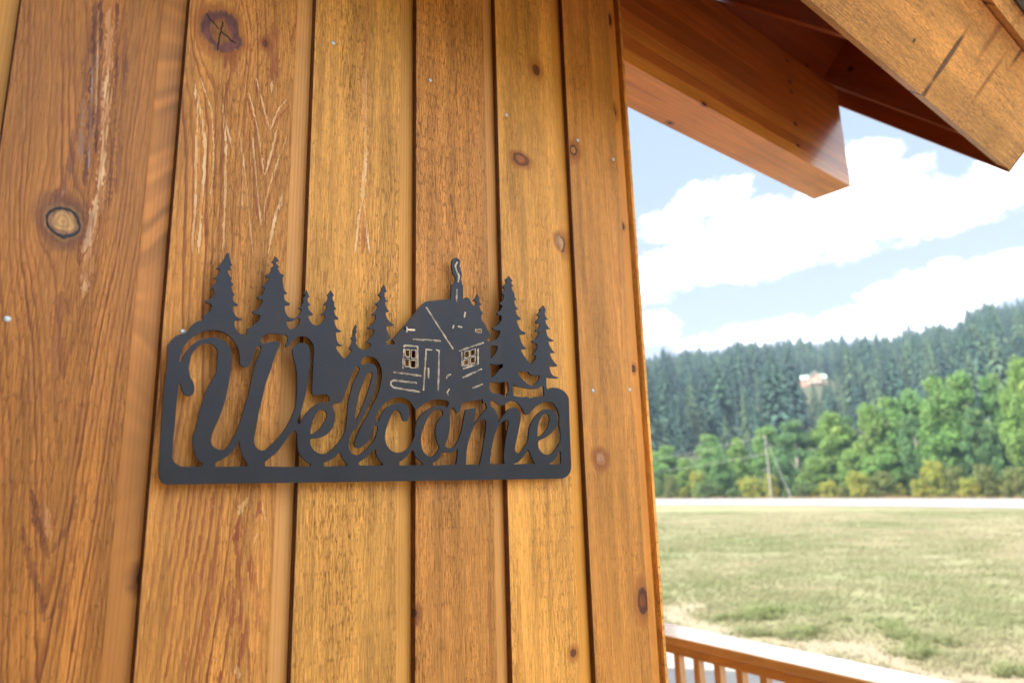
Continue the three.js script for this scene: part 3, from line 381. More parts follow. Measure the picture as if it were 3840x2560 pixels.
const SIGN_HOLES=[
[2223,1698,2227,1756,2247,1852,2289,1939,2350,2012,2423,2075,2498,2115,2576,2133,2645,2137,2727,2120,2800,2074,2862,2008,2902,1938,2924,1855,2935,1770,2943,1734,2980,1707,3022,1708,3051,1730,3072,1784,3097,1874,3118,1944,3140,1991,3170,2003,3192,1984,3192,1947,3170,1881,3144,1804,3118,1717,3099,1604,3082,1481,3064,1358,3035,1247,3016,1163,2992,1054,2958,935,2907,816,2856,722,2824,681,2791,666,2746,667,2701,684,2665,717,2646,762,2646,819,2661,877,2694,970,2723,1053,2756,1160,2783,1279,2799,1387,2819,1544,2833,1702,2837,1785,2826,1857,2810,1903,2770,1972,2721,2015,2662,2038,2605,2043,2538,2031,2461,2002,2397,1964,2346,1910,2296,1834,2259,1748,2246,1706,2237,1678],
[2520,1958,2565,1960,2612,1935,2642,1903,2658,1874,2658,1766,2659,1646,2654,1613,2625,1539,2595,1477,2557,1380,2530,1285,2508,1191,2487,1098,2477,1006,2461,926,2458,892,2441,846,2435,778,2448,689,2470,623,2501,556,2536,523,2564,512,2566,473,2529,467,2423,463,2328,464,2274,493,2240,531,2228,564,2226,629,2222,783,2227,939,2227,1084,2228,1219,2230,1299,2233,1367,2232,1425,2247,1435,2259,1415,2266,1381,2288,1337,2323,1300,2361,1291,2397,1311,2413,1358,2410,1416,2392,1472,2362,1516,2341,1584,2332,1630,2333,1651,2338,1709,2354,1793,2392,1868,2444,1928,2487,1951],
[3179,2084,3196,2117,3243,2161,3305,2185,3394,2190,3484,2192,3523,2184,3540,2154,3537,2102,3516,2054,3517,2032,3543,2031,3567,2060,3604,2123,3668,2180,3747,2202,3815,2191,3871,2142,3902,2099,3911,2054,3909,1830,3906,1676,3906,1546,3907,1430,3937,1413,3978,1420,4032,1433,4087,1437,4135,1421,4160,1396,4158,1357,4131,1332,4063,1325,3995,1308,3916,1252,3839,1171,3790,1093,3759,1029,3740,1026,3718,1036,3719,1065,3749,1141,3777,1256,3805,1372,3827,1501,3848,1645,3856,1801,3864,1891,3856,1995,3840,2059,3811,2095,3764,2109,3711,2103,3659,2071,3621,2027,3610,1987,3619,1930,3648,1843,3672,1758,3689,1657,3695,1504,3694,1364,3686,1251,3657,1161,3622,1072,3563,959,3492,858,3398,759,3316,679,3280,669,3238,674,3194,706,3168,753,3162,812,3173,884,3190,1016,3207,1161,3241,1321,3270,1496,3307,1623,3339,1726,3371,1865,3404,1958,3429,2044,3431,2076,3392,2087,3323,2076,3249,2048,3212,2037,3184,2059],
[3514,2385,3580,2388,3645,2423,3677,2445,3700,2438,3699,2398,3674,2342,3623,2295,3565,2270,3538,2297,3516,2340],
[2975,785,2987,736,3008,667,3041,586,3079,534,3099,500,3100,471,2950,464,2714,463,2709,502,2727,519,2787,548,2862,607,2916,665,2947,724,2961,777],
[3654,932,3692,929,3717,897,3726,804,3741,682,3782,609,3850,542,3910,512,3924,494,3911,475,3801,469,3547,467,3320,472,3312,519,3335,543,3393,591,3464,652,3535,750,3594,837,3630,888],
[4039,1229,4094,1217,4125,1180,4124,1135,4098,1070,4046,991,3981,925,3929,898,3902,903,3901,935,3912,998,3936,1087,3973,1172,4005,1212],
[4229,1329,4202,1282,4231,1231,4247,1167,4243,1076,4217,998,4171,932,4104,879,4011,844,3918,835,3899,816,3907,772,3936,711,3991,662,4072,638,4139,650,4206,691,4287,770,4354,861,4401,953,4419,1084,4429,1229,4434,1335,4460,1430,4480,1538,4521,1649,4570,1748,4605,1826,4598,1846,4575,1869,4538,1858,4503,1780,4462,1682,4421,1571,4381,1462,4361,1383,4327,1342,4271,1325],
[4771,1807,4805,1790,4802,1741,4774,1629,4731,1503,4675,1350,4618,1213,4576,1131,4547,1123,4540,1149,4552,1223,4572,1331,4598,1466,4640,1591,4682,1703,4726,1783],
[4621,1955,4660,2008,4727,2032,4804,2030,4881,1989,4929,1917,4953,1849,4959,1752,4948,1684,4916,1544,4860,1416,4786,1276,4729,1172,4657,1056,4587,908,4561,848,4541,789,4563,744,4614,728,4649,739,4706,780,4764,834,4808,915,4821,983,4828,1039,4865,1047,4903,1037,4900,999,4883,918,4839,823,4766,742,4679,675,4616,637,4544,636,4486,671,4459,735,4461,826,4494,918,4584,1026,4655,1149,4727,1273,4784,1384,4835,1517,4871,1678,4878,1790,4876,1856,4852,1902,4805,1926,4744,1929,4684,1914,4647,1900,4621,1914],
[4328,671,4346,643,4375,580,4419,536,4443,510,4434,481,4267,477,4104,473,4102,520,4129,533,4196,559,4264,604,4304,649],
[4848,718,4871,707,4879,665,4910,600,4964,541,4999,517,4983,492,4800,491,4613,492,4615,531,4667,564,4739,611,4797,664,4826,711],
[5481,714,5502,704,5519,649,5559,595,5625,554,5654,534,5646,502,5446,498,5259,497,5256,544,5319,578,5398,640,5454,706],
[5995,716,6047,693,6134,688,6222,711,6285,758,6278,647,6259,553,6246,515,6011,505,5832,498,5824,542,5892,564,5960,628,5986,678],
[4864,1145,4878,1200,4923,1284,4998,1364,5091,1432,5185,1469,5281,1479,5378,1458,5451,1406,5492,1352,5517,1321,5558,1321,5608,1359,5692,1421,5811,1468,5932,1490,6036,1487,6116,1470,6124,1434,6097,1381,6071,1382,6018,1398,5931,1396,5828,1372,5725,1316,5641,1254,5575,1180,5534,1094,5518,995,5510,911,5478,841,5429,771,5350,708,5271,679,5192,678,5114,710,5052,776,5020,855,5022,950,5049,1046,5086,1143,5132,1227,5163,1273,5187,1285,5234,1281,5274,1249,5295,1194,5315,1147,5355,1128,5395,1150,5419,1214,5419,1299,5394,1346,5346,1385,5265,1399,5186,1385,5092,1349,5015,1289,4954,1204,4925,1128,4918,1110,4880,1112],
[5939,1335,6000,1324,6021,1289,6008,1245,5964,1206,5921,1154,5886,1066,5877,980,5894,895,5927,811,5949,776,5927,726,5875,669,5824,637,5766,629,5699,659,5650,721,5625,804,5621,887,5641,986,5683,1086,5734,1188,5802,1277,5862,1324],
[6150,1355,6177,1375,6213,1376,6239,1345,6274,1303,6311,1308,6338,1351,6376,1460,6562,1507,6781,1554,6789,1491,6846,1490,6861,1441,6854,1395,6785,1338,6707,1250,6649,1187,6601,1140,6608,1185,6623,1276,6650,1406,6541,1385,6448,1364,6419,1266,6390,1146,6361,1042,6323,938,6277,856,6223,790,6152,762,6082,769,6043,788,6066,843,6101,916,6129,1018,6142,1149,6140,1281],
[6801,1229,6843,1204,6847,1151,6825,1014,6782,833,6740,654,6700,514,6694,495,6681,516,6437,516,6440,591,6456,737,6495,884,6553,1019,6629,1142,6706,1198],
[7273,1247,7311,1202,7287,1093,7242,937,7206,752,7191,600,7208,532,7071,527,6932,530,6913,511,6908,567,6932,717,6975,883,7028,1021,7110,1147,7212,1229],
[6925,1535,7003,1535,7081,1501,7160,1472,7241,1496,7324,1548,7426,1563,7529,1529,7609,1454,7658,1377,7699,1351,7753,1358,7819,1418,7931,1506,8066,1571,8200,1601,8312,1587,8399,1517,8450,1420,8462,1337,8454,1204,8476,1073,8468,941,8418,875,8346,792,8264,725,8174,695,8065,706,7981,760,7942,831,7941,894,7968,927,8101,979,8237,1048,8343,1134,8392,1202,8408,1285,8391,1384,8327,1447,8216,1473,8104,1462,7992,1403,7879,1308,7799,1208,7752,1095,7731,967,7722,912,7645,824,7559,736,7506,709,7452,723,7427,772,7451,865,7486,975,7534,1134,7570,1261,7574,1357,7544,1403,7484,1447,7402,1450,7319,1422,7236,1339,7153,1257,7091,1189,7089,1238,7076,1330,7019,1405,6942,1446,6924,1491],
[8134,1390,8199,1374,8229,1309,8207,1227,8153,1126,8061,1042,7971,991,7932,987,7930,1038,7947,1151,7984,1249,8055,1350],
[7706,770,7746,732,7794,623,7860,541,7633,536,7438,527,7399,511,7398,537,7470,557,7575,628,7661,715],
[8445,758,8462,737,8455,542,8320,536,8198,532,8192,548,8267,581,8349,654,8411,744],
[6966,2460,7050,2461,7120,2462,7113,2412,7076,2336,7014,2273,6964,2231,6961,2339],
[6952,2158,7040,2137,7141,2153,7212,2168,7225,2126,7190,2091,7138,2062,7076,1993,7015,1940,6965,1923,6940,1949,6954,2021,6936,2098],
[6943,1850,7032,1842,7152,1849,7253,1873,7315,1873,7329,1818,7319,1706,7292,1680,7296,1633,7269,1616,7225,1636,7126,1661,7007,1665,6949,1695,6927,1747],
[7540,2079,7656,2073,7774,2087,7805,2054,7891,2037,8001,2051,8038,2033,8009,1972,7928,1891,7839,1854,7733,1883,7630,1956,7559,2023],
[7427,1850,7488,1823,7623,1801,7794,1795,7968,1811,8058,1860,8114,1864,8121,1782,8127,1691,8027,1681,7917,1668,7808,1636,7723,1655,7596,1638,7430,1650,7417,1745]];
const SIGN_PANES=[
[5349,2197,5420,2200,5420,2103,5382,2094,5350,2110],
[5452,2204,5532,2207,5532,2086,5452,2087],
[5342,2058,5416,2063,5416,1947,5342,1946],
[5440,2047,5532,2052,5532,1944,5441,1938],
[6445,2290,6530,2310,6529,2213,6440,2185],
[6563,2326,6651,2355,6649,2257,6557,2232],
[6421,2148,6518,2173,6513,2088,6423,2064],
[6557,2201,6648,2226,6641,2135,6551,2107],
[6666,2683,6704,2678,6740,2696,6785,2695,6782,2650,6719,2639,6665,2646]];
const SIGN_SLOTS=[
[5720,2906,6206,2317],
[5369,2540,5372,2477],
[5372,2511,5506,2523],
[5486,2374,5659,2385],
[5697,2395,5973,2408],
[5324,2245,5340,2264,5560,2272,5564,1950],
[5324,2198,5307,1923],
[5814,2248,5714,2242,5665,1618],
[5901,2259,5950,2248,5932,1631],
[5751,1946,5757,1815],
[5158,1840,5616,1827],
[5538,1712,5151,1720,5110,1695,5104,1650,5149,1614,5600,1580],
[6161,1896,6114,1877,6087,1836],
[6130,1658,6098,1614,6115,1568],
[6343,2294,6817,2482],
[6385,2268,6391,2053],
[6709,2366,6704,2122,6413,2014],
[6401,1871,6769,2035],
[6594,1719,6786,1795],
[6460,2935,6444,2862],
[6229,2690,6219,2651],
[6325,2687,6386,2686],
[6301,3293,6295,3101],
[6317,3756,6273,3690,6306,3607,6352,3535,6331,3435]];

const toV = a => { const o = []; for (let i = 0; i < a.length; i += 2) o.push(new THREE.Vector2(a[i] / 1e4, a[i + 1] / 1e4)); return o; };
function smooth(p, n = 3) {                        // Catmull-Rom through gentle turns, straight through sharp corners
  const N = p.length, out = [], corner = i => { const a = p[(i + N - 1) % N], b = p[i], c = p[(i + 1) % N]; const d = Math.abs(Math.atan2((b.x - a.x) * (c.y - b.y) - (b.y - a.y) * (c.x - b.x), (b.x - a.x) * (c.x - b.x) + (b.y - a.y) * (c.y - b.y))); return d > 0.95; };
  const cs = p.map((_, i) => corner(i));
  for (let i = 0; i < N; i++) {
    const b = p[i], c = p[(i + 1) % N], a = cs[i] ? b : p[(i + N - 1) % N], d = cs[(i + 1) % N] ? c : p[(i + 2) % N], L = b.distanceTo(c);
    const ta = b.clone().add(c.clone().sub(a).multiplyScalar(Math.min(0.165, 0.33 * L / (c.distanceTo(a) + 1e-6)))), tc = c.clone().sub(d.clone().sub(b).multiplyScalar(Math.min(0.165, 0.33 * L / (d.distanceTo(b) + 1e-6))));
    const k = L < 0.003 ? 2 : L > 0.06 ? 1 : n;
    for (let j = 0; j < k; j++) { const t = j / k, m = 1 - t; out.push(new THREE.Vector2(m * m * m * b.x + 3 * m * m * t * ta.x + 3 * m * t * t * tc.x + t * t * t * c.x, m * m * m * b.y + 3 * m * m * t * ta.y + 3 * m * t * t * tc.y + t * t * t * c.y)); }
  }
  return out;
}
function slotOutline(p, hw) {                      // outline of a narrow saw-like slot along a line
  const l = [], r = [];
  p.forEach((b, i) => { const a = p[Math.max(0, i - 1)], c = p[Math.min(p.length - 1, i + 1)], d = c.clone().sub(a).normalize(), n = new THREE.Vector2(-d.y, d.x); l.push(b.clone().addScaledVector(n, hw)); r.unshift(b.clone().addScaledVector(n, -hw)); });
  return [...l, ...r];
}
{
  const x0 = 0.2, y0 = 0.02, w = 0.69, h = 0.375, W = 2048, H = 1112, TZ = 0.014, TT = 0.003;
  const sh = new THREE.Shape(smooth(toV(SIGN_OUTLINE)));
  const slots = SIGN_SLOTS.map(toV), panes = SIGN_PANES.map(toV);
  for (const hl of SIGN_HOLES) sh.holes.push(new THREE.Path(smooth(toV(hl))));
  for (const p of panes) sh.holes.push(new THREE.Path(p));
  for (const s of slots) sh.holes.push(new THREE.Path(slotOutline(s, 0.00062)));
  const g = new THREE.ExtrudeGeometry(sh, { depth: TT, bevelEnabled: false, curveSegments: 1 });
  const p = g.attributes.position, uv = g.attributes.uv;
  for (let i = 0; i < p.count; i++) uv.setXY(i, (p.getX(i) - x0) / w, (p.getY(i) - y0) / h);
  // blackened steel, with bright bare metal along the burnt edges of the drawn lines
  const col = new Uint8Array(W * H * 4), bm = new Uint8Array(W * H * 4), bare = new Float32Array(W * H);
  const lines = [...slots, ...panes.map(q => [...q, q[0]])];
  lines.forEach((s, si) => { for (let k = 0; k + 1 < s.length; k++) {
    const a = s[k], b = s[k + 1], rad = 0.0045;
    const i0 = Math.floor((Math.min(a.x, b.x) - rad - x0) / w * W), i1 = Math.ceil((Math.max(a.x, b.x) + rad - x0) / w * W), j0 = Math.floor((Math.min(a.y, b.y) - rad - y0) / h * H), j1 = Math.ceil((Math.max(a.y, b.y) + rad - y0) / h * H);
    for (let j = j0; j <= j1; j++) for (let i = i0; i <= i1; i++) {
      const x = x0 + (i + 0.5) / W * w, y = y0 + (j + 0.5) / H * h, L2 = a.distanceToSquared(b), t = clamp(((x - a.x) * (b.x - a.x) + (y - a.y) * (b.y - a.y)) / L2), d = Math.hypot(x - mix(a.x, b.x, t), y - mix(a.y, b.y, t));
      const wd = (si < slots.length ? 0.00125 : 0.0007) * (1 + 0.35 * nz(x * 180, y * 180 + si) + 0.25 * nz(x * 700, y * 700)), v = 1 - ss(wd * 0.8, wd * 1.15, d);
      const q = j * W + i; if (v > bare[q]) bare[q] = v;
    }
  } });
  for (let j = 0; j < H; j++) for (let i = 0; i < W; i++) {
    const q = (j * W + i) * 4, x = i / W * w, y = j / H * h, n1 = fbm(x * 22, y * 22, 4), n2 = nz(x * 900, y * 900), n3 = fbm(x * 60 + 7, y * 60, 3);
    const m = 1 + 0.2 * n1 + 0.08 * n2, br = ss(0.0, 0.6, n1 + 0.5 * n3) * 0.6, sp = nz(x * 1500, y * 1500) > 0.93 && nz(x * 30, y * 30) > 0.2 ? 40 : 0, v = bare[j * W + i];
    col[q] = clamp(mix(mix(32, 43, br) * m + sp, 232, v), 0, 255); col[q + 1] = clamp(mix(mix(38, 36, br) * m + sp, 216, v), 0, 255); col[q + 2] = clamp(mix(mix(52, 40, br) * m + sp, 192, v), 0, 255); col[q + 3] = 255;
    bm[q] = bm[q + 1] = bm[q + 2] = 128 + 40 * n2 + 30 * n3; bm[q + 3] = 255;
  }
  const steel = new THREE.MeshStandardMaterial({ map: dataTex(col, W, H, true, THREE.ClampToEdgeWrapping), bumpMap: dataTex(bm, W, H, false, THREE.ClampToEdgeWrapping), bumpScale: 0.00008, roughness: 0.4, metalness: 0.3 });
  const s = thing('welcome_sign', 'dark steel cutout sign reading Welcome with pine trees and a cabin', 'sign', [0, CY, 0]);
  part('plate', g, steel, s, [0, 0, TZ]);
  // four short spacers hold the plate off the boards
  const spacer = new THREE.CylinderGeometry(0.004, 0.004, TZ + 0.0004, 14).rotateX(Math.PI / 2);
  for (const [x, y] of [[0.2225, 0.036], [0.52, 0.038], [0.764, 0.039], [0.5878, 0.2835], [0.2627, 0.2256], [0.3287, 0.2349]]) part('spacer', spacer, nailMat, s, [x, y, TZ / 2]);
}

// ---------------------------------------------------------------- porch deck and railing
const railWood = wood({ W: 256, H: 1024, w: 0.2, h: 2, y0: 0, seed: 61, base: [224, 174, 106], late: [160, 96, 46], freq: 90, slope: 0.03, amp: 0.35, rough: 0.3, tick: 0.08, bump: 0.0004, gloss: 0.3, coat: 1, coatRough: 0.16, knots: [{ x: 0.1, y: 0.75, rx: 0.007, ry: 0.012, c: [90, 48, 28], hr: 3 }, { x: 0.04, y: 1.5, rx: 0.006, ry: 0.01, c: [90, 48, 28], hr: 3 }] });
const deckWood = wood({ W: 256, H: 1024, w: 0.2, h: 2, y0: 0, seed: 66, base: [170, 116, 68], late: [120, 76, 44], freq: 110, slope: 0.03, amp: 0.4, rough: 0.5, tick: 0.15 });
const deck = thing('porch_deck', 'wooden porch deck boards in front of the house wall', 'deck', [0, DECK, 0]);
for (let i = 0; i < 27; i++) timber('deck_board', rect(0.139, 0.034, 0.003), 11.0, 0.2, 2, deckWood, deck, frameOf(new THREE.Vector3(0, 0, 1), AX, new THREE.Vector3(0, 1, 0)), new THREE.Vector3(-8.1, -0.017, 0.08 + i * 0.144));
for (let i = 0; i < 12; i++) timber('deck_board', rect(0.139, 0.034, 0.003), 5.6, 0.2, 2, deckWood, deck, frameOf(AX, new THREE.Vector3(0, 0, -1), new THREE.Vector3(0, 1, 0)), new THREE.Vector3(1.2 + i * 0.144, -0.017, 0.0));
part('skirt', new THREE.BoxGeometry(0.03, 0.66, 9.5), deckWood, deck, [2.87, -0.38, -0.8]);
part('joist_frame', new THREE.BoxGeometry(10.8, 0.2, 3.7), plain, deck, [-2.55, -0.14, 1.98]);
part('joist_frame', new THREE.BoxGeometry(1.6, 0.2, 5.5), plain, deck, [2.03, -0.14, -2.72]);
{
  const CAPT = 5 * R;
  const a = -10.5 * R, rail = thing('porch_railing', 'stained wood porch railing with pale flat cap and square balusters', 'railing', [2.60, DECK, -0.75], a);
  const zAx = frameOf(AX.clone().negate(), new THREE.Vector3(0, 0, 1), new THREE.Vector3(0, 1, 0)), top = CY - 0.60 - DECK, len = 5.2, z0 = -3.2;
  const capWood = railWood.clone(); capWood.bumpScale = 0.00005; capWood.roughness = 0.22; capWood.clearcoat = 1; capWood.clearcoatRoughness = 0.1; capWood.specularIntensity = 1; capWood.userData = {};
  const cap = timber('cap_rail', rect(0.158, 0.036, 0.004), len, 0.2, 2, capWood, rail, zAx, new THREE.Vector3(0, top - 0.02, z0)); cap.rotateY(CAPT);
  timber('top_rail', rect(0.036, 0.062, 0.003), len, 0.2, 2, railWood, rail, zAx, new THREE.Vector3(0, top - 0.0675, z0));
  timber('bottom_rail', rect(0.036, 0.07, 0.003), len, 0.2, 2, railWood, rail, zAx, new THREE.Vector3(0, 0.12, z0));
  for (let i = 0; i < 42; i++) part('baluster', bar(rect(0.034, 0.034, 0.002), 0.155, top - 0.098, timberUV(0.2, 2)), railWood, rail, [0, 0, z0 + 0.08 + i * 0.121]);
  for (const z of [z0 - 0.05, z0 + len + 0.05]) part('post', bar(rect(0.09, 0.09, 0.004), 0.0, top + 0.08, timberUV(0.2, 2)), railWood, rail, [0, 0, z]);
}

// ---------------------------------------------------------------- ground: field, road, hillside
const BROADLEAF=[[51.92,3.73,1.18],[53.35,2.68,0.71],[55.38,4.5,0.9],[57.58,4.12,0.69],[56.16,3.21,0.63],[59.95,4.83,0.97],[61.7,5.24,1.07],[64.24,5.63,1.26],[65.35,5.23,0.68],[66.69,6.06,0.88],[68.19,6.48,0.97],[69.76,6.88,1.04],[71.44,7.6,1.11],[72.99,7.72,0.98],[74.62,7.4,0.85],[76.19,8.29,1.0],[77.31,8.36,0.88],[62.7,2.39,0.81],[67.4,2.88,0.97],[65.4,2.87,0.78],[75.42,6.33,0.83],[69.62,5.02,0.83],[50.84,3.58,0.8],[60.63,3.13,0.72],[73.31,5.17,0.86]];
const SHRUBS=[[52.27,1.47,0.59],[53.17,0.46,0.64],[54.3,1.72,0.58],[54.74,0.8,0.82],[55.69,0.7,0.44],[58.16,1.06,0.92],[59.71,1.26,0.6],[61.9,0.55,0.81],[63.65,0.62,0.68],[65.65,1.21,0.88],[67.17,1.09,0.96],[68.08,0.22,0.53],[69.47,0.46,0.67],[70.42,1.71,0.91],[71.56,1.25,0.69],[72.44,0.47,0.77],[73.33,1.28,0.85],[73.87,0.41,0.47],[74.99,1.08,0.81],[51.39,1.04,0.39],[62.79,0.09,0.52],[64.64,0.28,0.5],[60.8,0.16,0.47],[75.74,0.61,0.62],[56.9,0.28,0.56]];
const FRONT_CONIFERS=[[52.73,7.52,3.51,0.8],[54.79,6.73,2.63,0.97],[57.05,7.38,3.32,1.02],[58.29,8.22,0.96,0.76],[59.08,7.24,1.94,0.75],[60.51,7.78,4.43,0.67],[62.05,7.27,4.98,0.72],[63.44,7.92,5.52,0.59],[64.39,6.95,5.07,0.58],[66.52,6.88,5.77,0.45],[53.88,5.31,3.45,0.65],[61.24,6.56,4.38,0.48],[51.62,5.15,2.89,0.66],[59.85,6.27,3.82,0.61],[56.27,7.3,4.66,0.64],[65.37,6.36,4.75,0.45]];
const SKYLINE=[[51.79,11.12],[52.51,11.69],[53.29,11.15],[54.27,11.62],[54.77,11.18],[55.34,11.67],[55.83,11.16],[56.76,11.21],[57.57,11.48],[58.01,11.97],[58.64,11.78],[59.66,11.74],[60.39,11.4],[61.16,11.59],[62.06,11.81],[63.01,11.51],[63.71,11.24],[64.29,11.04],[65.16,11.39],[65.88,11.49],[66.36,10.67],[66.89,11.23],[67.4,11.19],[68.16,11.32],[68.84,10.98],[69.56,11.0],[70.3,11.57],[70.77,11.08],[71.35,11.41],[72.3,11.45],[72.76,11.02],[73.29,11.17],[73.94,12.08],[74.45,12.16],[75.04,12.41],[75.55,12.2],[76.22,12.14],[76.89,12.18],[77.27,12.05],[77.73,12.14]];
const RIDGE=[[43.64,9.9],[47.85,9.99],[51.31,10.2],[57.87,10.52],[62.39,10.35],[65.69,9.99],[68.18,9.82],[70.42,10.15],[72.57,10.45],[74.2,11.15],[77.12,11.11],[80.19,10.77],[83.22,9.33]];
const azOf = (x, z) => Math.atan2(x, 0.9 - z) / R, at = (az, d) => [d * Math.sin(az * R), 0.9 - d * Math.cos(az * R)];
const tilt = az => { const a = Math.abs(((az + 540) % 360) - 180); return clamp(0.0112 - 0.00032 * (clamp(a, 40, 80) - 51), 0.001, 0.014); };
const D0 = 185, DR = 650;
const ridgeEl = az => { const a = ((az + 540) % 360) - 180; return (table(RIDGE, a) - 0.65) * (a < 43 || a > 83 ? 0.75 + 0.25 * (1 + nz(a * 0.08, 3)) : 1); };
function groundPolar(az, d) {
  let y = tilt(az) * Math.max(0, Math.min(d, 190) - 30);
  if (d > D0) { const ridge = CY + Math.tan(ridgeEl(az) * R) * DR, base = y, t = clamp((d - D0) / (DR - D0)); y = mix(base, ridge, Math.pow(t, 0.92)) + 3.5 * fbm(az * 0.5, d * 0.012, 3) * ss(D0, D0 + 80, d) * (1 - 0.7 * t); if (d > DR) y -= (d - DR) * 0.14; }
  return y;
}
const ground = (x, z) => groundPolar(azOf(x, z), Math.hypot(x, z - 0.9));
function sheet(az0, az1, na, ds, lift, colf, uvs = 1) {
  const pos = [], uv = [], col = [], idx = [], nd = typeof ds === 'function' ? ds(0).length : ds.length;
  for (let i = 0; i <= na; i++) { const az = mix(az0, az1, i / na), dd = typeof ds === 'function' ? ds(az) : ds; for (const d of dd) { const [x, z] = at(az, d); pos.push(x, groundPolar(az, d) + lift, z); uv.push(x / uvs, -z / uvs); const c = colf ? colf(x, z, az, d) : [1, 1, 1]; col.push(...c); } }
  for (let i = 0; i < na; i++) for (let j = 0; j + 1 < nd; j++) { const a = i * nd + j, b = a + nd; idx.push(a, a + 1, b, b, a + 1, b + 1); }
  return geoFrom(pos, uv, col, idx);
}
const roadFar = az => 140 - 1.17 * (clamp(az, 20, 110) - 51), roadNear = az => 95 - 0.96 * (clamp(az, 20, 110) - 51);
const S = (r, g, b) => new THREE.Color().setRGB(r / 255, g / 255, b / 255, THREE.SRGBColorSpace).toArray();
const lerp3 = (a, b, t) => [mix(a[0], b[0], t), mix(a[1], b[1], t), mix(a[2], b[2], t)];
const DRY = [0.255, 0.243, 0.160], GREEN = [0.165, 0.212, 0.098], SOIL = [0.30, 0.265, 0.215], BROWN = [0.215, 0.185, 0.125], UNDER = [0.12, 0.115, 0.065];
const pathX = z => 10.3 + 0.18 * Math.max(0, -z - 3.5) + 0.45 * nz(z * 0.7, 5);
const bare = (x, z) => Math.max((1 - ss(0.15, 0.6, Math.abs(x - pathX(z)) + 0.5 * fbm(x * 1.5, z * 1.5, 3))) * ss(-11, -8, z), 1 - ss(0.1, 0.7, Math.hypot((x - 12.2) * 0.7, (z + 8.4) * 1.2) + 0.4 * nz(x * 2, z * 2)), (x < 10 ? ss(-0.3, 0.2, fbm(x * 0.9, z * 0.9, 3)) * 0.6 : 0));
function fieldColour(x, z) {
  const g = clamp(0.32 + 0.75 * fbm(x * 0.16 + 3, z * 0.16, 4) + 0.4 * fbm(x * 0.9, z * 0.9, 3)), b = ss(0.1, 0.6, fbm(x * 0.35 + 40, z * 0.35, 3));
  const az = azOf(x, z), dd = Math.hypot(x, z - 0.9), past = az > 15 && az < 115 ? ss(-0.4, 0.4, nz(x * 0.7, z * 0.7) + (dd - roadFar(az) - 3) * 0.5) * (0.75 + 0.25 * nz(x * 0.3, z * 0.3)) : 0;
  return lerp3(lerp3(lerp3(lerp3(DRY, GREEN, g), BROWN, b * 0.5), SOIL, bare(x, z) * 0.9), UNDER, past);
}
function grainTex(N, f) { const a = new Uint8Array(N * N * 4); for (let j = 0; j < N; j++) for (let i = 0; i < N; i++) { const c = f(i / N, j / N), q = (j * N + i) * 4; a[q] = clamp(c[0], 0, 255); a[q + 1] = clamp(c[1], 0, 255); a[q + 2] = clamp(c[2], 0, 255); a[q + 3] = 255; } return a; }
const turfMap = dataTex(grainTex(1024, (u, v) => { const n = 0.5 * nz(u * 260, v * 260) + 0.5 * fbm(u * 40, v * 40, 4); return [228 + 60 * n, 228 + 56 * n, 218 + 60 * n]; }), 1024, 1024, true);
const turf = new THREE.MeshStandardMaterial({ map: turfMap, bumpMap: turfMap, bumpScale: 0.03, vertexColors: true, roughness: 0.95 });
const ringsNear = [0.4, 1.5, 3, 4.5]; for (let d = 6; d < 30; d += 0.45) ringsNear.push(d); for (let d = 30; d < 70; d += 1.5) ringsNear.push(d); for (let d = 70; d <= 200; d += 4) ringsNear.push(d);
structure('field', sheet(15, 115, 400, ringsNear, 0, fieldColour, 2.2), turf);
const ringsWide = [0.4, 2, 5, 10, 18, 30, 45, 60, 80, 100, 130, 160, 200];
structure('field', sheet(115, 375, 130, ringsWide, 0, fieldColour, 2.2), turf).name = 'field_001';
const hillRings = []; for (let d = 200; d < 900; d += 14) hillRings.push(d); hillRings.push(1000, 1300, 2000, 4000);
const hillMat = new THREE.MeshStandardMaterial({ map: turfMap, vertexColors: true, roughness: 1 });
structure('hillside', sheet(0, 360, 300, hillRings, 0, (x, z) => lerp3([0.040, 0.060, 0.030], [0.085, 0.080, 0.045], ss(0.1, 0.7, fbm(x * 0.02, z * 0.02, 3))), 6), hillMat);
const gravelMap = dataTex(grainTex(512, (u, v) => { const n = 0.6 * nz(u * 200, v * 200) + 0.4 * fbm(u * 30, v * 30, 3); return [226 + 40 * n, 226 + 40 * n, 228 + 40 * n]; }), 512, 512, true);
const roadMat = new THREE.MeshStandardMaterial({ map: gravelMap, bumpMap: gravelMap, bumpScale: 0.01, color: new THREE.Color(0.27, 0.275, 0.285), roughness: 0.9 });
structure('road', sheet(20, 110, 300, az => { const a = roadNear(az) + 2.5, b = roadFar(az), o = []; for (let i = 0; i <= 10; i++) o.push(mix(a, b, i / 10)); return o; }, 0.06, null, 3), roadMat);
{ // pale gravel apron between the porch and the grass
  const pos = [], uv = [], idx = [], nx = 26, nzz = 60;
  for (let j = 0; j <= nzz; j++) for (let i = 0; i <= nx; i++) { const z = -14 + j * 0.4, x1 = pathX(z) - 0.6 + 0.3 * nz(z * 1.7, 8), x = mix(2.9, x1, i / nx); pos.push(x, ground(x, z) + 0.012 * (1 - Math.pow(i / nx, 8)) + 0.002, z); uv.push(x / 1.5, z / 1.5); }
  for (let j = 0; j < nzz; j++) for (let i = 0; i < nx; i++) { const a = j * (nx + 1) + i, b = a + nx + 1; idx.push(a, b, a + 1, a + 1, b, b + 1); }
  structure('gravel_apron', geoFrom(pos, uv, null, idx), new THREE.MeshStandardMaterial({ map: gravelMap, bumpMap: gravelMap, bumpScale: 0.012, color: new THREE.Color(0.34, 0.33, 0.32), roughness: 0.95 }));
}
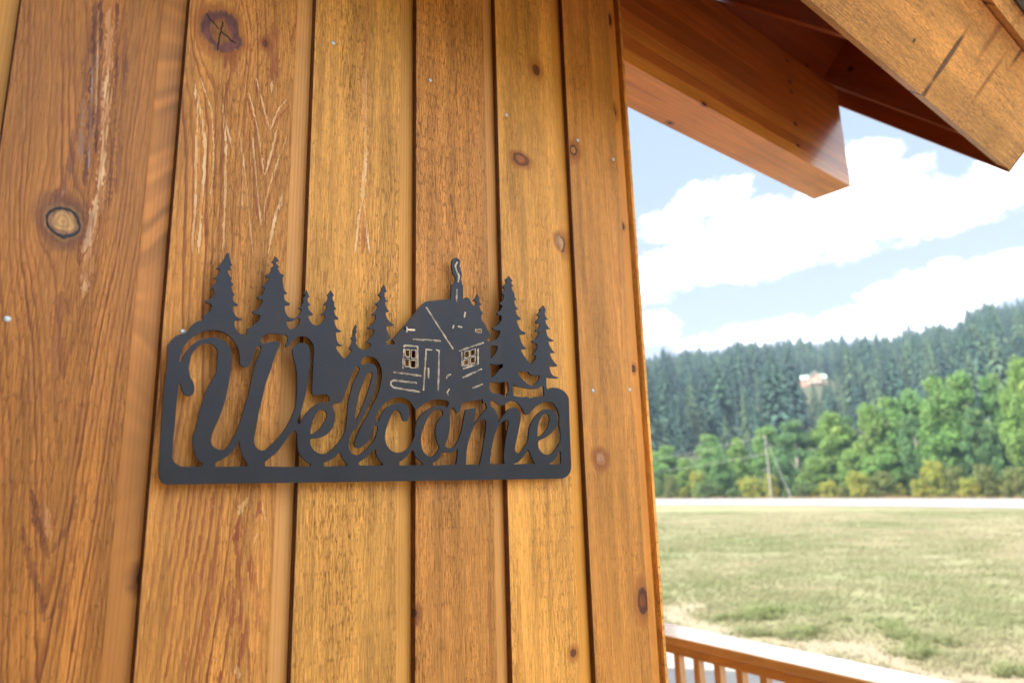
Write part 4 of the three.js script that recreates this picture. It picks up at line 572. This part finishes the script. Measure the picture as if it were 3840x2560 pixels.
const wild = (x, z) => (1 - ss(0.6, 2.2, Math.abs(x - pathX(z) - 1.3))) * ss(0.0, 0.5, fbm(x * 1.3 + 5, z * 1.3, 3));
{ // grass: short tufts, dry and green, over the near field
  const pos = [], r = rng(5);
  for (let b = 0; b < 9; b++) { const a = r() * 6.283, o = 0.05 * r(), h = 0.6 + 0.5 * r(), l = 0.25 + 0.5 * r(), w = 0.05 + 0.03 * r(), c = Math.cos(a), s = Math.sin(a), x = o * Math.cos(a * 3), z = o * Math.sin(a * 3); pos.push(x - s * w, 0, z + c * w, x + s * w, 0, z - c * w, x + c * l * 0.4, h * 0.7, z + s * l * 0.4, x + c * l * 0.4 , h * 0.7, z + s * l * 0.4, x + s * w * 0.7 + c * l * 0.4, h * 0.66, z - c * w * 0.7 + s * l * 0.4, x + c * l, h, z + s * l); }
  const g = geoFrom(pos), N = 150000, gm = new THREE.InstancedMesh(g, new THREE.MeshPhysicalMaterial({ roughness: 1, transmission: 0.3, thickness: 0, side: THREE.DoubleSide, specularIntensity: 0.2 }), N);
  const m = new THREE.Matrix4(), q = new THREE.Quaternion(), e = new THREE.Euler(), c = new THREE.Color(); let n = 0;
  for (let t = 0; n < N && t < N * 5; t++) {
    const az = 26 + 74 * r(), d = 8.5 + 62 * Math.pow(r(), 1.7), [x, z] = at(az, d);
    if (x < pathX(z) - 0.7 || r() < bare(x, z) * 0.93) continue;
    if (r() > 0.45 + 0.8 * fbm(x * 0.8, z * 0.8, 2) + 0.2) continue;
    const gr = clamp(0.32 + 0.75 * fbm(x * 0.16 + 3, z * 0.16, 4) + 0.4 * fbm(x * 0.9, z * 0.9, 3) + 0.3 * (r() - 0.5) + 0.55 * wild(x, z)), h = (1 + 0.5 * wild(x, z)) * (0.035 + 0.05 * r()) * (0.8 + 0.7 * gr) * (d > 30 ? 1.3 : 1);
    e.set(0, r() * 6.28, 0); q.setFromEuler(e); m.compose(new THREE.Vector3(x, ground(x, z) - 0.004, z), q, new THREE.Vector3(h * 1.6, h, h * 1.6)); gm.setMatrixAt(n, m);
    const v = 0.8 + 0.45 * r(); c.setRGB(...lerp3(lerp3(DRY, GREEN, Math.min(1, gr)), [0.125, 0.17, 0.065], 0.45 * wild(x, z)).map(k => k * v)); gm.setColorAt(n, c); n++;
  }
  gm.count = n; gm.name = 'grass'; tag(gm, 'short dry and green grass tufts over the field', 'grass'); gm.userData.kind = 'stuff'; shadowed(gm); scene.add(gm);
}

// ---------------------------------------------------------------- trees
const bark = new THREE.MeshStandardMaterial({ color: new THREE.Color(0.12, 0.10, 0.085), roughness: 1 });
const paleBark = new THREE.MeshStandardMaterial({ color: new THREE.Color(0.34, 0.32, 0.28), roughness: 1 });
const leafMat = (r, g, b) => new THREE.MeshPhysicalMaterial({ color: new THREE.Color(r, g, b), vertexColors: true, roughness: 0.9, transmission: 0.45, thickness: 0, specularIntensity: 0.35, side: THREE.DoubleSide });
const needleMat = (r, g, b) => new THREE.MeshStandardMaterial({ color: new THREE.Color(r, g, b), vertexColors: true, roughness: 0.9, side: THREE.DoubleSide });
function conifer(seed, pine) {                          // unit height, radius about 0.2
  const r = rng(seed), pos = [], col = [], tri = (a, b, c, v) => { pos.push(...a, ...b, ...c); for (let k = 0; k < 3; k++) col.push(v * 0.96, v, v * 1.02); };
  const L = pine ? 17 : 27, y0 = pine ? 0.26 : 0.08;
  for (let i = 0; i < L; i++) {
    const f = i / (L - 1), y = mix(y0, 0.985, Math.pow(f, 0.9)), n = Math.round(mix(pine ? 8 : 9, 5, f));
    const R0 = pine ? 0.19 * Math.sin(Math.PI * Math.min(1, 0.18 + 0.86 * Math.pow(1 - f, 0.75))) : 0.175 * Math.pow(1 - f, 0.82) + 0.006;
    for (let b = 0; b < n; b++) {
      if (r() < (pine ? 0.16 : 0.08)) continue;
      const a = (b + r() * 0.9) / n * 6.283 + i * 2.4, len = R0 * (0.62 + 0.55 * r()), dr = (pine ? -0.1 : 0.38) * len + 0.2 * len * (r() - 0.5), yy = y + 0.012 * (r() - 0.5), c = Math.cos(a), s = Math.sin(a), v = 0.7 + 0.6 * r();
      const q = (t, w, dy = 0) => [c * len * t - s * w, yy - dr * t * t + dy, s * len * t + c * w], k = pine ? 0.035 : 0.026;
      for (let m = 0; m < 4; m++) {                     // sprays along the branch, hanging a little
        const t0 = 0.12 + m * 0.22, t1 = t0 + 0.34, w = k * (1.25 - 0.22 * m) * (0.7 + 0.6 * r());
        tri(q(t0, 0, 0.004), q(t1 - 0.1, w, -0.016 * r() - 0.004), q(t1 + 0.06 * r(), w * 0.2, -0.006), v); tri(q(t0, 0, 0.004), q(t1 - 0.08, -w, -0.016 * r() - 0.004), q(t1 + 0.06 * r(), -w * 0.2, -0.006), v * 0.92);
        if (m & 1) tri(q(t0, 0.004, 0), q(t1, 0, -0.034 * (0.5 + r())), q(t1 + 0.05, -0.006, 0.002), v * 0.85);
      }
    }
  }
  tri([-0.004, 0.95, 0], [0.004, 0.95, 0], [0, 1.0, 0], 0.9); tri([0, 0.95, -0.004], [0, 0.95, 0.004], [0, 1.0, 0], 0.9);
  return geoFrom(pos, null, col);
}
const cTrunk = new THREE.CylinderGeometry(0.003, 0.014, 0.97, 6).translate(0, 0.485, 0);
const cGeo = [conifer(1), conifer(2), conifer(3), conifer(4), conifer(5, true), conifer(6, true)];
const cMat = [needleMat(0.034, 0.086, 0.066), needleMat(0.046, 0.104, 0.070), needleMat(0.024, 0.064, 0.056), needleMat(0.068, 0.122, 0.068), needleMat(0.078, 0.130, 0.074), needleMat(0.066, 0.115, 0.072)];
function coniferAt(k, x, z, h, wd, turn, label, group) {
  const t = thing('conifer_tree', label, 'tree', [x, ground(x, z) - 0.15, z], turn, group);
  part('trunk', cTrunk, bark, t); part('crown', cGeo[k], cMat[k], t); t.scale.set(h * wd, h, h * wd);
}
for (const [i, [az, elT, elB, hw]] of FRONT_CONIFERS.entries()) {
  let d = 190; for (; d < 640; d += 2) if (Math.atan2(groundPolar(az, d) - CY, d) / R > elB - 0.2) break;
  const d2 = Math.min(d, 470), [x, z] = at(az, d2), gy = groundPolar(az, d2), h = CY + Math.tan(elT * R) * d2 - gy;
  const h2 = clamp(h, 12, 34), pine = [1, 2, 12].includes(i);
  coniferAt(pine ? 4 + i % 2 : i % 4, x, z, h2, Math.tan(hw * R) * d2 / (0.18 * h2) * (pine ? 0.95 : 0.85), i * 1.7, pine ? 'open crowned pine tree rising behind the leafy trees' : 'tall dark conifer at the foot of the wooded hillside', pine ? 'pines behind the leafy trees' : 'conifers at the foot of the hill');
}
const HOUSE = [63.5, 402];
{
  const r = rng(77), spots = [], cells = new Set(), seen = s => s[0] > 49.5 && s[0] < 78 ? 1 : 0;
  for (const [az, el] of SKYLINE) { const d = 640 + 20 * (r() - 0.5); spots.push([az, d, clamp(CY + Math.tan(el * R) * d - groundPolar(az, d), 11, 30), 1]); }
  for (let t = 0; t < 21000 && spots.length < 4000; t++) {
    const az = 22 + 82 * r(), d = 205 + 445 * Math.sqrt(r()), h0 = 10 + 20 * Math.pow(r(), 1.6) + 4 * r(), lim = Math.abs(az - HOUSE[0]) < 1.5 && d < HOUSE[1] ? 7.85 : table(SKYLINE, az) - 0.15 - 0.9 * r(), h = Math.min(h0, CY + Math.tan(lim * R) * d - groundPolar(az, d)); if (h < 5) continue;
    const da = (az - HOUSE[0]) * d * R, dd = d - HOUSE[1];
    if (Math.abs(da + 2) < 15 && dd < 20 && dd > -75) continue;           // clearing in front of the house
    if (az > 60.4 && az < 63.6 && d > 335 && d < 392 && r() < 0.8) continue;
    const [x, z] = at(az, d); if (fbm(x * 0.02 + 9, z * 0.02, 2) < -0.42) continue;
    const key = Math.floor(x / 4.7) + ',' + Math.floor(z / 4.7); if (cells.has(key)) continue; cells.add(key);
    spots.push([az, d, h, 0]);
  }
  spots.sort((a, b) => b[3] - a[3] || seen(b) - seen(a) || b[2] / b[1] - a[2] / a[1]);
  const rest = [[], [], [], []];
  spots.forEach(([az, d, h, sky], i) => {
    const [x, z] = at(az, d), k = Math.floor(r() * 4), wd = (sky ? 0.75 : 0.8) + 0.5 * r();
    if (i < 284) coniferAt(k, x, z, h, wd, r() * 6.28, sky ? 'conifer standing on the skyline of the wooded ridge' : 'dark green conifer growing on the wooded hillside', sky ? 'conifers along the ridge' : 'conifers on the hillside');
    else rest[k].push([x, z, h, wd]);
  });
  const m = new THREE.Matrix4(), e = new THREE.Euler(), q = new THREE.Quaternion();
  const wood_ = thing('conifer_forest', 'far dense conifer forest covering the hillside as one mass', 'forest'); wood_.userData.kind = 'stuff';
  rest.forEach((list, k) => {
    const im = new THREE.InstancedMesh(cGeo[k], cMat[k], list.length); im.name = 'foliage'; im.userData.kind = 'stuff'; shadowed(im);
    list.forEach(([x, z, h, wd], i) => { e.set(0, i * 2.1, 0); m.compose(new THREE.Vector3(x, ground(x, z) - 0.15, z), q.setFromEuler(e), new THREE.Vector3(h * wd, h, h * wd)); im.setMatrixAt(i, m); });
    wood_.add(im);
  });
}
function leafy(seed, n, tall, lean) {                    // unit height crown of many leaf sprays in uneven clumps
  const r = rng(seed), pos = [], col = [], lobes = [];
  for (let i = 0; i < (tall ? 84 : 46); i++) { const y = tall ? 0.06 + 0.88 * Math.pow(r(), 0.95) : 0.06 + 0.82 * r(), prof = tall ? Math.sin(Math.PI * Math.pow(clamp((y - 0.02) / 1.02), 0.8)) : Math.sqrt(Math.max(0.05, 1 - Math.pow((y - 0.42) / 0.6, 2))), a = r() * 6.283, R0 = (tall ? 0.27 : 0.42) * prof * Math.sqrt(r()) * 0.95; lobes.push([R0 * Math.cos(a) + lean * y, y, R0 * Math.sin(a), (tall ? 0.078 : 0.16) * (0.6 + 0.8 * r()), 0.84 + 0.32 * r(), r()]); }
  for (let i = 0; i < n; i++) {
    const l = lobes[Math.floor(r() * lobes.length)], z = 2 * r() - 1, a = r() * 6.283, rr = Math.pow(r(), 0.4) * l[3], s = Math.sqrt(1 - z * z);
    const cx = l[0] + rr * s * Math.cos(a), cy = l[1] + rr * z * 0.85, cz = l[2] + rr * s * Math.sin(a), sz = (tall ? 0.0165 : 0.036) * (0.6 + 0.8 * r());
    const u = new THREE.Vector3(r() - 0.5, r() - 0.5, r() - 0.5).normalize(), v = new THREE.Vector3(r() - 0.5, r() - 0.5, r() - 0.5).cross(u).normalize();
    const p = (p1, p2) => [cx + sz * (u.x * p1 + v.x * p2), cy + sz * (u.y * p1 + v.y * p2), cz + sz * (u.z * p1 + v.z * p2)];
    pos.push(...p(-1, 0), ...p(0, -0.55), ...p(1, 0.1), ...p(-1, 0), ...p(1, 0.1), ...p(0.1, 0.6));
    const k = l[4] * (0.85 + 0.3 * r()), yl = l[5] > 0.8 ? 1.18 : 1; for (let q = 0; q < 6; q++) col.push(k * yl, k, k * 0.9);
  }
  return geoFrom(pos, null, col);
}
function limbs(seed, tall) {                              // tapered trunk with a few limbs
  const r = rng(seed), gs = [new THREE.CylinderGeometry(0.006, 0.017, 0.86, 7).translate(0, 0.43, 0)];
  for (let i = 0; i < 7; i++) { const y = 0.16 + 0.09 * i, l = 0.24 - 0.016 * i; gs.push(new THREE.CylinderGeometry(0.0018, 0.006, l, 5).translate(0, l / 2, 0).rotateZ(tall ? 0.65 : 0.95).rotateY(r() * 6.28).translate(0, y, 0)); }
  return mergeGeometries(gs);
}
const lGeo = [leafy(11, 12000, true, 0.02), leafy(12, 12000, true, -0.03), leafy(13, 12000, true, 0.03), leafy(14, 12000, true, 0)], lTrunk = [limbs(1, true), limbs(2, true)];
const lMat = [leafMat(0.152, 0.300, 0.096), leafMat(0.130, 0.268, 0.100), leafMat(0.182, 0.315, 0.092), leafMat(0.108, 0.225, 0.102)];
BROADLEAF.forEach(([az, el, hw], i) => {
  const front = [17, 18, 19, 1, 4].includes(i), d = roadFar(az) + (front ? 9 : 17 + 4 * (i % 3)), [x, z] = at(az, d), gy = ground(x, z), h = CY + Math.tan(el * R) * d - gy, w = Math.tan(hw * R) * d / (0.30 * h) * 1.6;
  const t = thing('leafy_tree', i >= 11 && i <= 16 || i === 20 ? 'tall bright green poplar in the dense stand beyond the road' : front ? 'small light green tree at the front of the leafy row' : 'leafy green tree beside the road in front of the conifers', 'tree', [x, gy - 0.1, z], i * 2.3, i >= 11 && i <= 16 || i === 20 ? 'poplars in the dense stand' : front ? 'small trees at the front' : 'leafy trees along the road');
  part('trunk', lTrunk[i % 2], paleBark, t); part('crown', lGeo[i % 4], lMat[[0, 2, 0, 2, 1, 0, 3, 2, 3, 2, 0, 1, 0, 0, 1, 2, 0, 2, 0, 2, 1, 3, 0, 3, 3][i]], t); t.scale.set(h * w, h, h * w);
});
const sGeo = [leafy(21, 2600, false, 0), leafy(22, 2600, false, 0.03), leafy(23, 2600, false, -0.03)], sTrunk = limbs(5, false);
const sMat = [leafMat(0.270, 0.310, 0.066), leafMat(0.150, 0.190, 0.066), leafMat(0.125, 0.205, 0.080)];
SHRUBS.forEach(([az, el, hw], i) => {
  const d = roadFar(az) + 2.5 + 1.2 * (i % 3), [x, z] = at(az, d), gy = ground(x, z), h = CY + Math.tan(el * R) * d - gy, w = Math.tan(hw * R) * d / (0.45 * h), k = [1, 0, 0, 2, 2, 0, 0, 2, 0, 0, 1, 0, 0, 0, 1, 0, 1, 0, 1, 2, 0, 1, 2, 1, 2][i];
  const t = thing('shrub', ['rounded yellow green bush along the far edge of the road', 'dark olive bush along the far edge of the road', 'soft mid green bush along the far edge of the road'][k], 'bush', [x, gy - 0.05, z], i * 1.9, ['yellow green roadside bushes', 'olive roadside bushes', 'mid green roadside bushes'][k]);
  part('stem', sTrunk, bark, t); part('foliage', sGeo[i % 3], sMat[k], t); t.scale.set(h * w, h * 1.04, h * w);
});
{ // the row of leafy trees goes on along the road on both sides of the view
  const group = thing('roadside_wood', 'leafy wood continuing along the road beyond the poplars', 'wood'); group.userData.kind = 'stuff';
  const r = rng(55), lists = [[], [], [], []];
  for (let i = 0; i < 110; i++) { const az = i % 2 ? 22 + 27 * r() : 79.5 + 24 * r(), d = roadFar(az) + 10 + 22 * r(), [x, z] = at(az, d), h = 7 + 9 * r(); lists[i % 4].push([x, z, h, 0.9 + 0.5 * r(), r() * 6.28]); }
  lists.forEach((list, k) => { const im = new THREE.InstancedMesh(lGeo[k], lMat[k], list.length), m = new THREE.Matrix4(), q = new THREE.Quaternion(); im.name = 'foliage'; im.userData.kind = 'stuff'; shadowed(im); list.forEach(([x, z, h, w, a], i) => { m.compose(new THREE.Vector3(x, ground(x, z) - 0.1, z), q.setFromEuler(new THREE.Euler(0, a, 0)), new THREE.Vector3(h * w, h, h * w)); im.setMatrixAt(i, m); }); group.add(im); });
}
{ // undergrowth between and behind the trees
  const N = 900, im = new THREE.InstancedMesh(sGeo[0], sMat[2], N), r = rng(15), m = new THREE.Matrix4(), q = new THREE.Quaternion(), c = new THREE.Color();
  for (let i = 0; i < N; i++) { const az = 22 + 82 * r(), d = roadFar(az) + 8 + 42 * r(), [x, z] = at(az, d), h = 2 + 3 * r(); m.compose(new THREE.Vector3(x, ground(x, z) - 0.2, z), q.setFromEuler(new THREE.Euler(0, r() * 6, 0)), new THREE.Vector3(h * 1.3, h, h * 1.3)); im.setMatrixAt(i, m); const v = 0.5 + 0.4 * r(); im.setColorAt(i, c.setRGB(v * 0.9, v, v)); }
  im.name = 'undergrowth'; tag(im, 'green undergrowth filling the ground among the leafy trees', 'undergrowth'); im.userData.kind = 'stuff'; shadowed(im); scene.add(im);
}
{ // rough dry growth on the far verge
  const g = leafy(31, 60, false, 0), N = 1800, im = new THREE.InstancedMesh(g, new THREE.MeshStandardMaterial({ vertexColors: true, side: THREE.DoubleSide, roughness: 1 }), N), r = rng(9), m = new THREE.Matrix4(), q = new THREE.Quaternion(), c = new THREE.Color();
  for (let i = 0; i < N; i++) { const az = 22 + 82 * r(), d = roadFar(az) + 0.6 + 7 * r() * r(), [x, z] = at(az, d), h = 0.25 + 0.5 * r(); m.compose(new THREE.Vector3(x, ground(x, z) - 0.05, z), q.setFromEuler(new THREE.Euler(0, r() * 6, 0)), new THREE.Vector3(h * 2.2, h, h * 2.2)); im.setMatrixAt(i, m); im.setColorAt(i, c.setRGB(...lerp3([0.26, 0.15, 0.10], [0.24, 0.22, 0.09], r()))); }
  im.name = 'verge_weeds'; tag(im, 'rusty dry weeds along the verge beyond the road', 'weeds'); im.userData.kind = 'stuff'; shadowed(im); scene.add(im);
}

// ---------------------------------------------------------------- utility pole, wires, house on the hill
{
  const az = 59.63, d = 131, [x, z] = at(az, d), gy = ground(x, z), [tx, tz] = at(59.57, d), h = CY + Math.tan(4.08 * R) * d - gy;
  const grey = new THREE.MeshStandardMaterial({ color: new THREE.Color(0.27, 0.265, 0.26), roughness: 0.9 }), wire = new THREE.MeshStandardMaterial({ color: new THREE.Color(0.32, 0.33, 0.33), roughness: 0.5, metalness: 0.4 });
  const p = thing('utility_pole', 'weathered grey utility pole with guy wire beside the road', 'pole', [x, gy - 0.3, z]);
  part('pole', new THREE.CylinderGeometry(0.09, 0.135, h + 0.3, 10).translate(0, (h + 0.3) / 2, 0), grey, p);
  part('crossarm', new THREE.BoxGeometry(1.9, 0.14, 0.12), grey, p, [-0.5, h - 0.1, 0], [0, 0.6, 0]);
  for (const o of [-1.3, -0.4, 0.3]) part('insulator', new THREE.LatheGeometry([[0, 0], [0.05, 0], [0.07, 0.06], [0.05, 0.12], [0.03, 0.2], [0, 0.2]].map(v => new THREE.Vector2(...v)), 8), grey, p, [o * Math.cos(0.6), h - 0.03, -o * Math.sin(0.6)]);
  const span = (a, b, sag, rad) => new THREE.TubeGeometry(new THREE.QuadraticBezierCurve3(a, a.clone().add(b).multiplyScalar(0.5).add(new THREE.Vector3(0, -sag, 0)), b), 20, rad, 5);
  const V = (az, el, dd) => { const [X, Z] = at(az, dd); return new THREE.Vector3(X, CY + Math.tan(el * R) * dd, Z); };
  const [gx, gz] = at(61.03, 128), foot = new THREE.Vector3(gx, ground(gx, gz), gz), top = V(59.7, 3.75, 131);
  part('guy_wire', span(top.clone().sub(p.position), foot.clone().sub(p.position), 0, 0.035), wire, p);
  part('anchor_guard', new THREE.CylinderGeometry(0.09, 0.12, 1.6, 8), grey, p, [...foot.clone().lerp(top, 0.06).sub(p.position).toArray()], [0.1, 0, 0.35]);
  const w1 = part('power_line', span(V(59.25, 3.97, 131), V(48, 2.35, 150), 0.9, 0.022), wire, scene); tag(w1, 'upper power line strung to the utility pole', 'wire');
  const w2 = part('power_line_001', span(V(59.6, 2.74, 131), V(48, 1.45, 150), 0.9, 0.022), wire, scene); tag(w2, 'lower power line strung to the utility pole', 'wire');
}
{
  const [x, z] = at(...HOUSE), gy = ground(x, z), s = thing('hillside_house', 'red wooden house with pale green metal roofs high on the wooded hill', 'house', [x, gy, z], -(HOUSE[0] - 8) * R); s.scale.setScalar(0.9);
  const wallM = new THREE.MeshStandardMaterial({ color: new THREE.Color(0.46, 0.27, 0.20), roughness: 0.9 }), roofM = new THREE.MeshStandardMaterial({ color: new THREE.Color(0.40, 0.60, 0.54), roughness: 0.5, metalness: 0.1 }), glass = new THREE.MeshStandardMaterial({ color: new THREE.Color(0.06, 0.07, 0.08), roughness: 0.15 }), trim = new THREE.MeshStandardMaterial({ color: new THREE.Color(0.7, 0.68, 0.62), roughness: 0.8 });
  const gable = (w, h, rise, dep) => new THREE.ExtrudeGeometry(new THREE.Shape([[-w / 2, -2], [w / 2, -2], [w / 2, h], [0, h + rise], [-w / 2, h]].map(v => new THREE.Vector2(...v))), { depth: dep, bevelEnabled: false });
  const roofG = (w, h, rise, dep) => new THREE.ExtrudeGeometry(new THREE.Shape([[-w / 2 - 0.6, h - 0.35], [0, h + rise + 0.12], [w / 2 + 0.6, h - 0.35], [w / 2 + 0.6, h - 0.05], [0, h + rise + 0.45], [-w / 2 - 0.6, h - 0.05]].map(v => new THREE.Vector2(...v))), { depth: dep, bevelEnabled: false });
  part('wall', gable(6.2, 4.2, 3.0, 7), wallM, s, [0.4, 0, -3]); const r1 = part('roof', roofG(6.2, 4.2, 3.0, 8.2), roofM, s, [0.4, 0, -3.6]); part('chimney', new THREE.BoxGeometry(0.8, 1.6, 0.8), trim, r1, [1.4, 7, 3]);
  part('wall', gable(5, 3.2, 1.9, 13.4).rotateY(Math.PI / 2), wallM, s, [-6.7, 0, 0.6]); part('roof', roofG(5, 3.2, 1.9, 14.2).rotateY(Math.PI / 2), roofM, s, [-7.1, 0, 0.6]);
  for (const [wx, wy, wz, ww, hh] of [[-0.9, 1.4, 4.02, 1.3, 1.7], [1.6, 1.4, 4.02, 1.3, 1.7], [0.4, 4.3, 4.02, 1.5, 1.6], [-4.6, 1.2, 3.12, 1.5, 1.3], [5.1, 1.2, 3.12, 1.5, 1.3]]) { const wn = part('window', new THREE.BoxGeometry(ww, hh, 0.06), glass, s, [wx, wy, wz]); part('frame', new THREE.BoxGeometry(ww + 0.3, hh + 0.3, 0.05), trim, wn, [0, 0, -0.03]); }
  part('porch', new THREE.BoxGeometry(12, 0.3, 2.5), trim, s, [0, 0.1, 5.2]); 
}
scene.fog = new THREE.FogExp2(0xb4d2f6, 0.0003);
renderer.render(scene, camera);
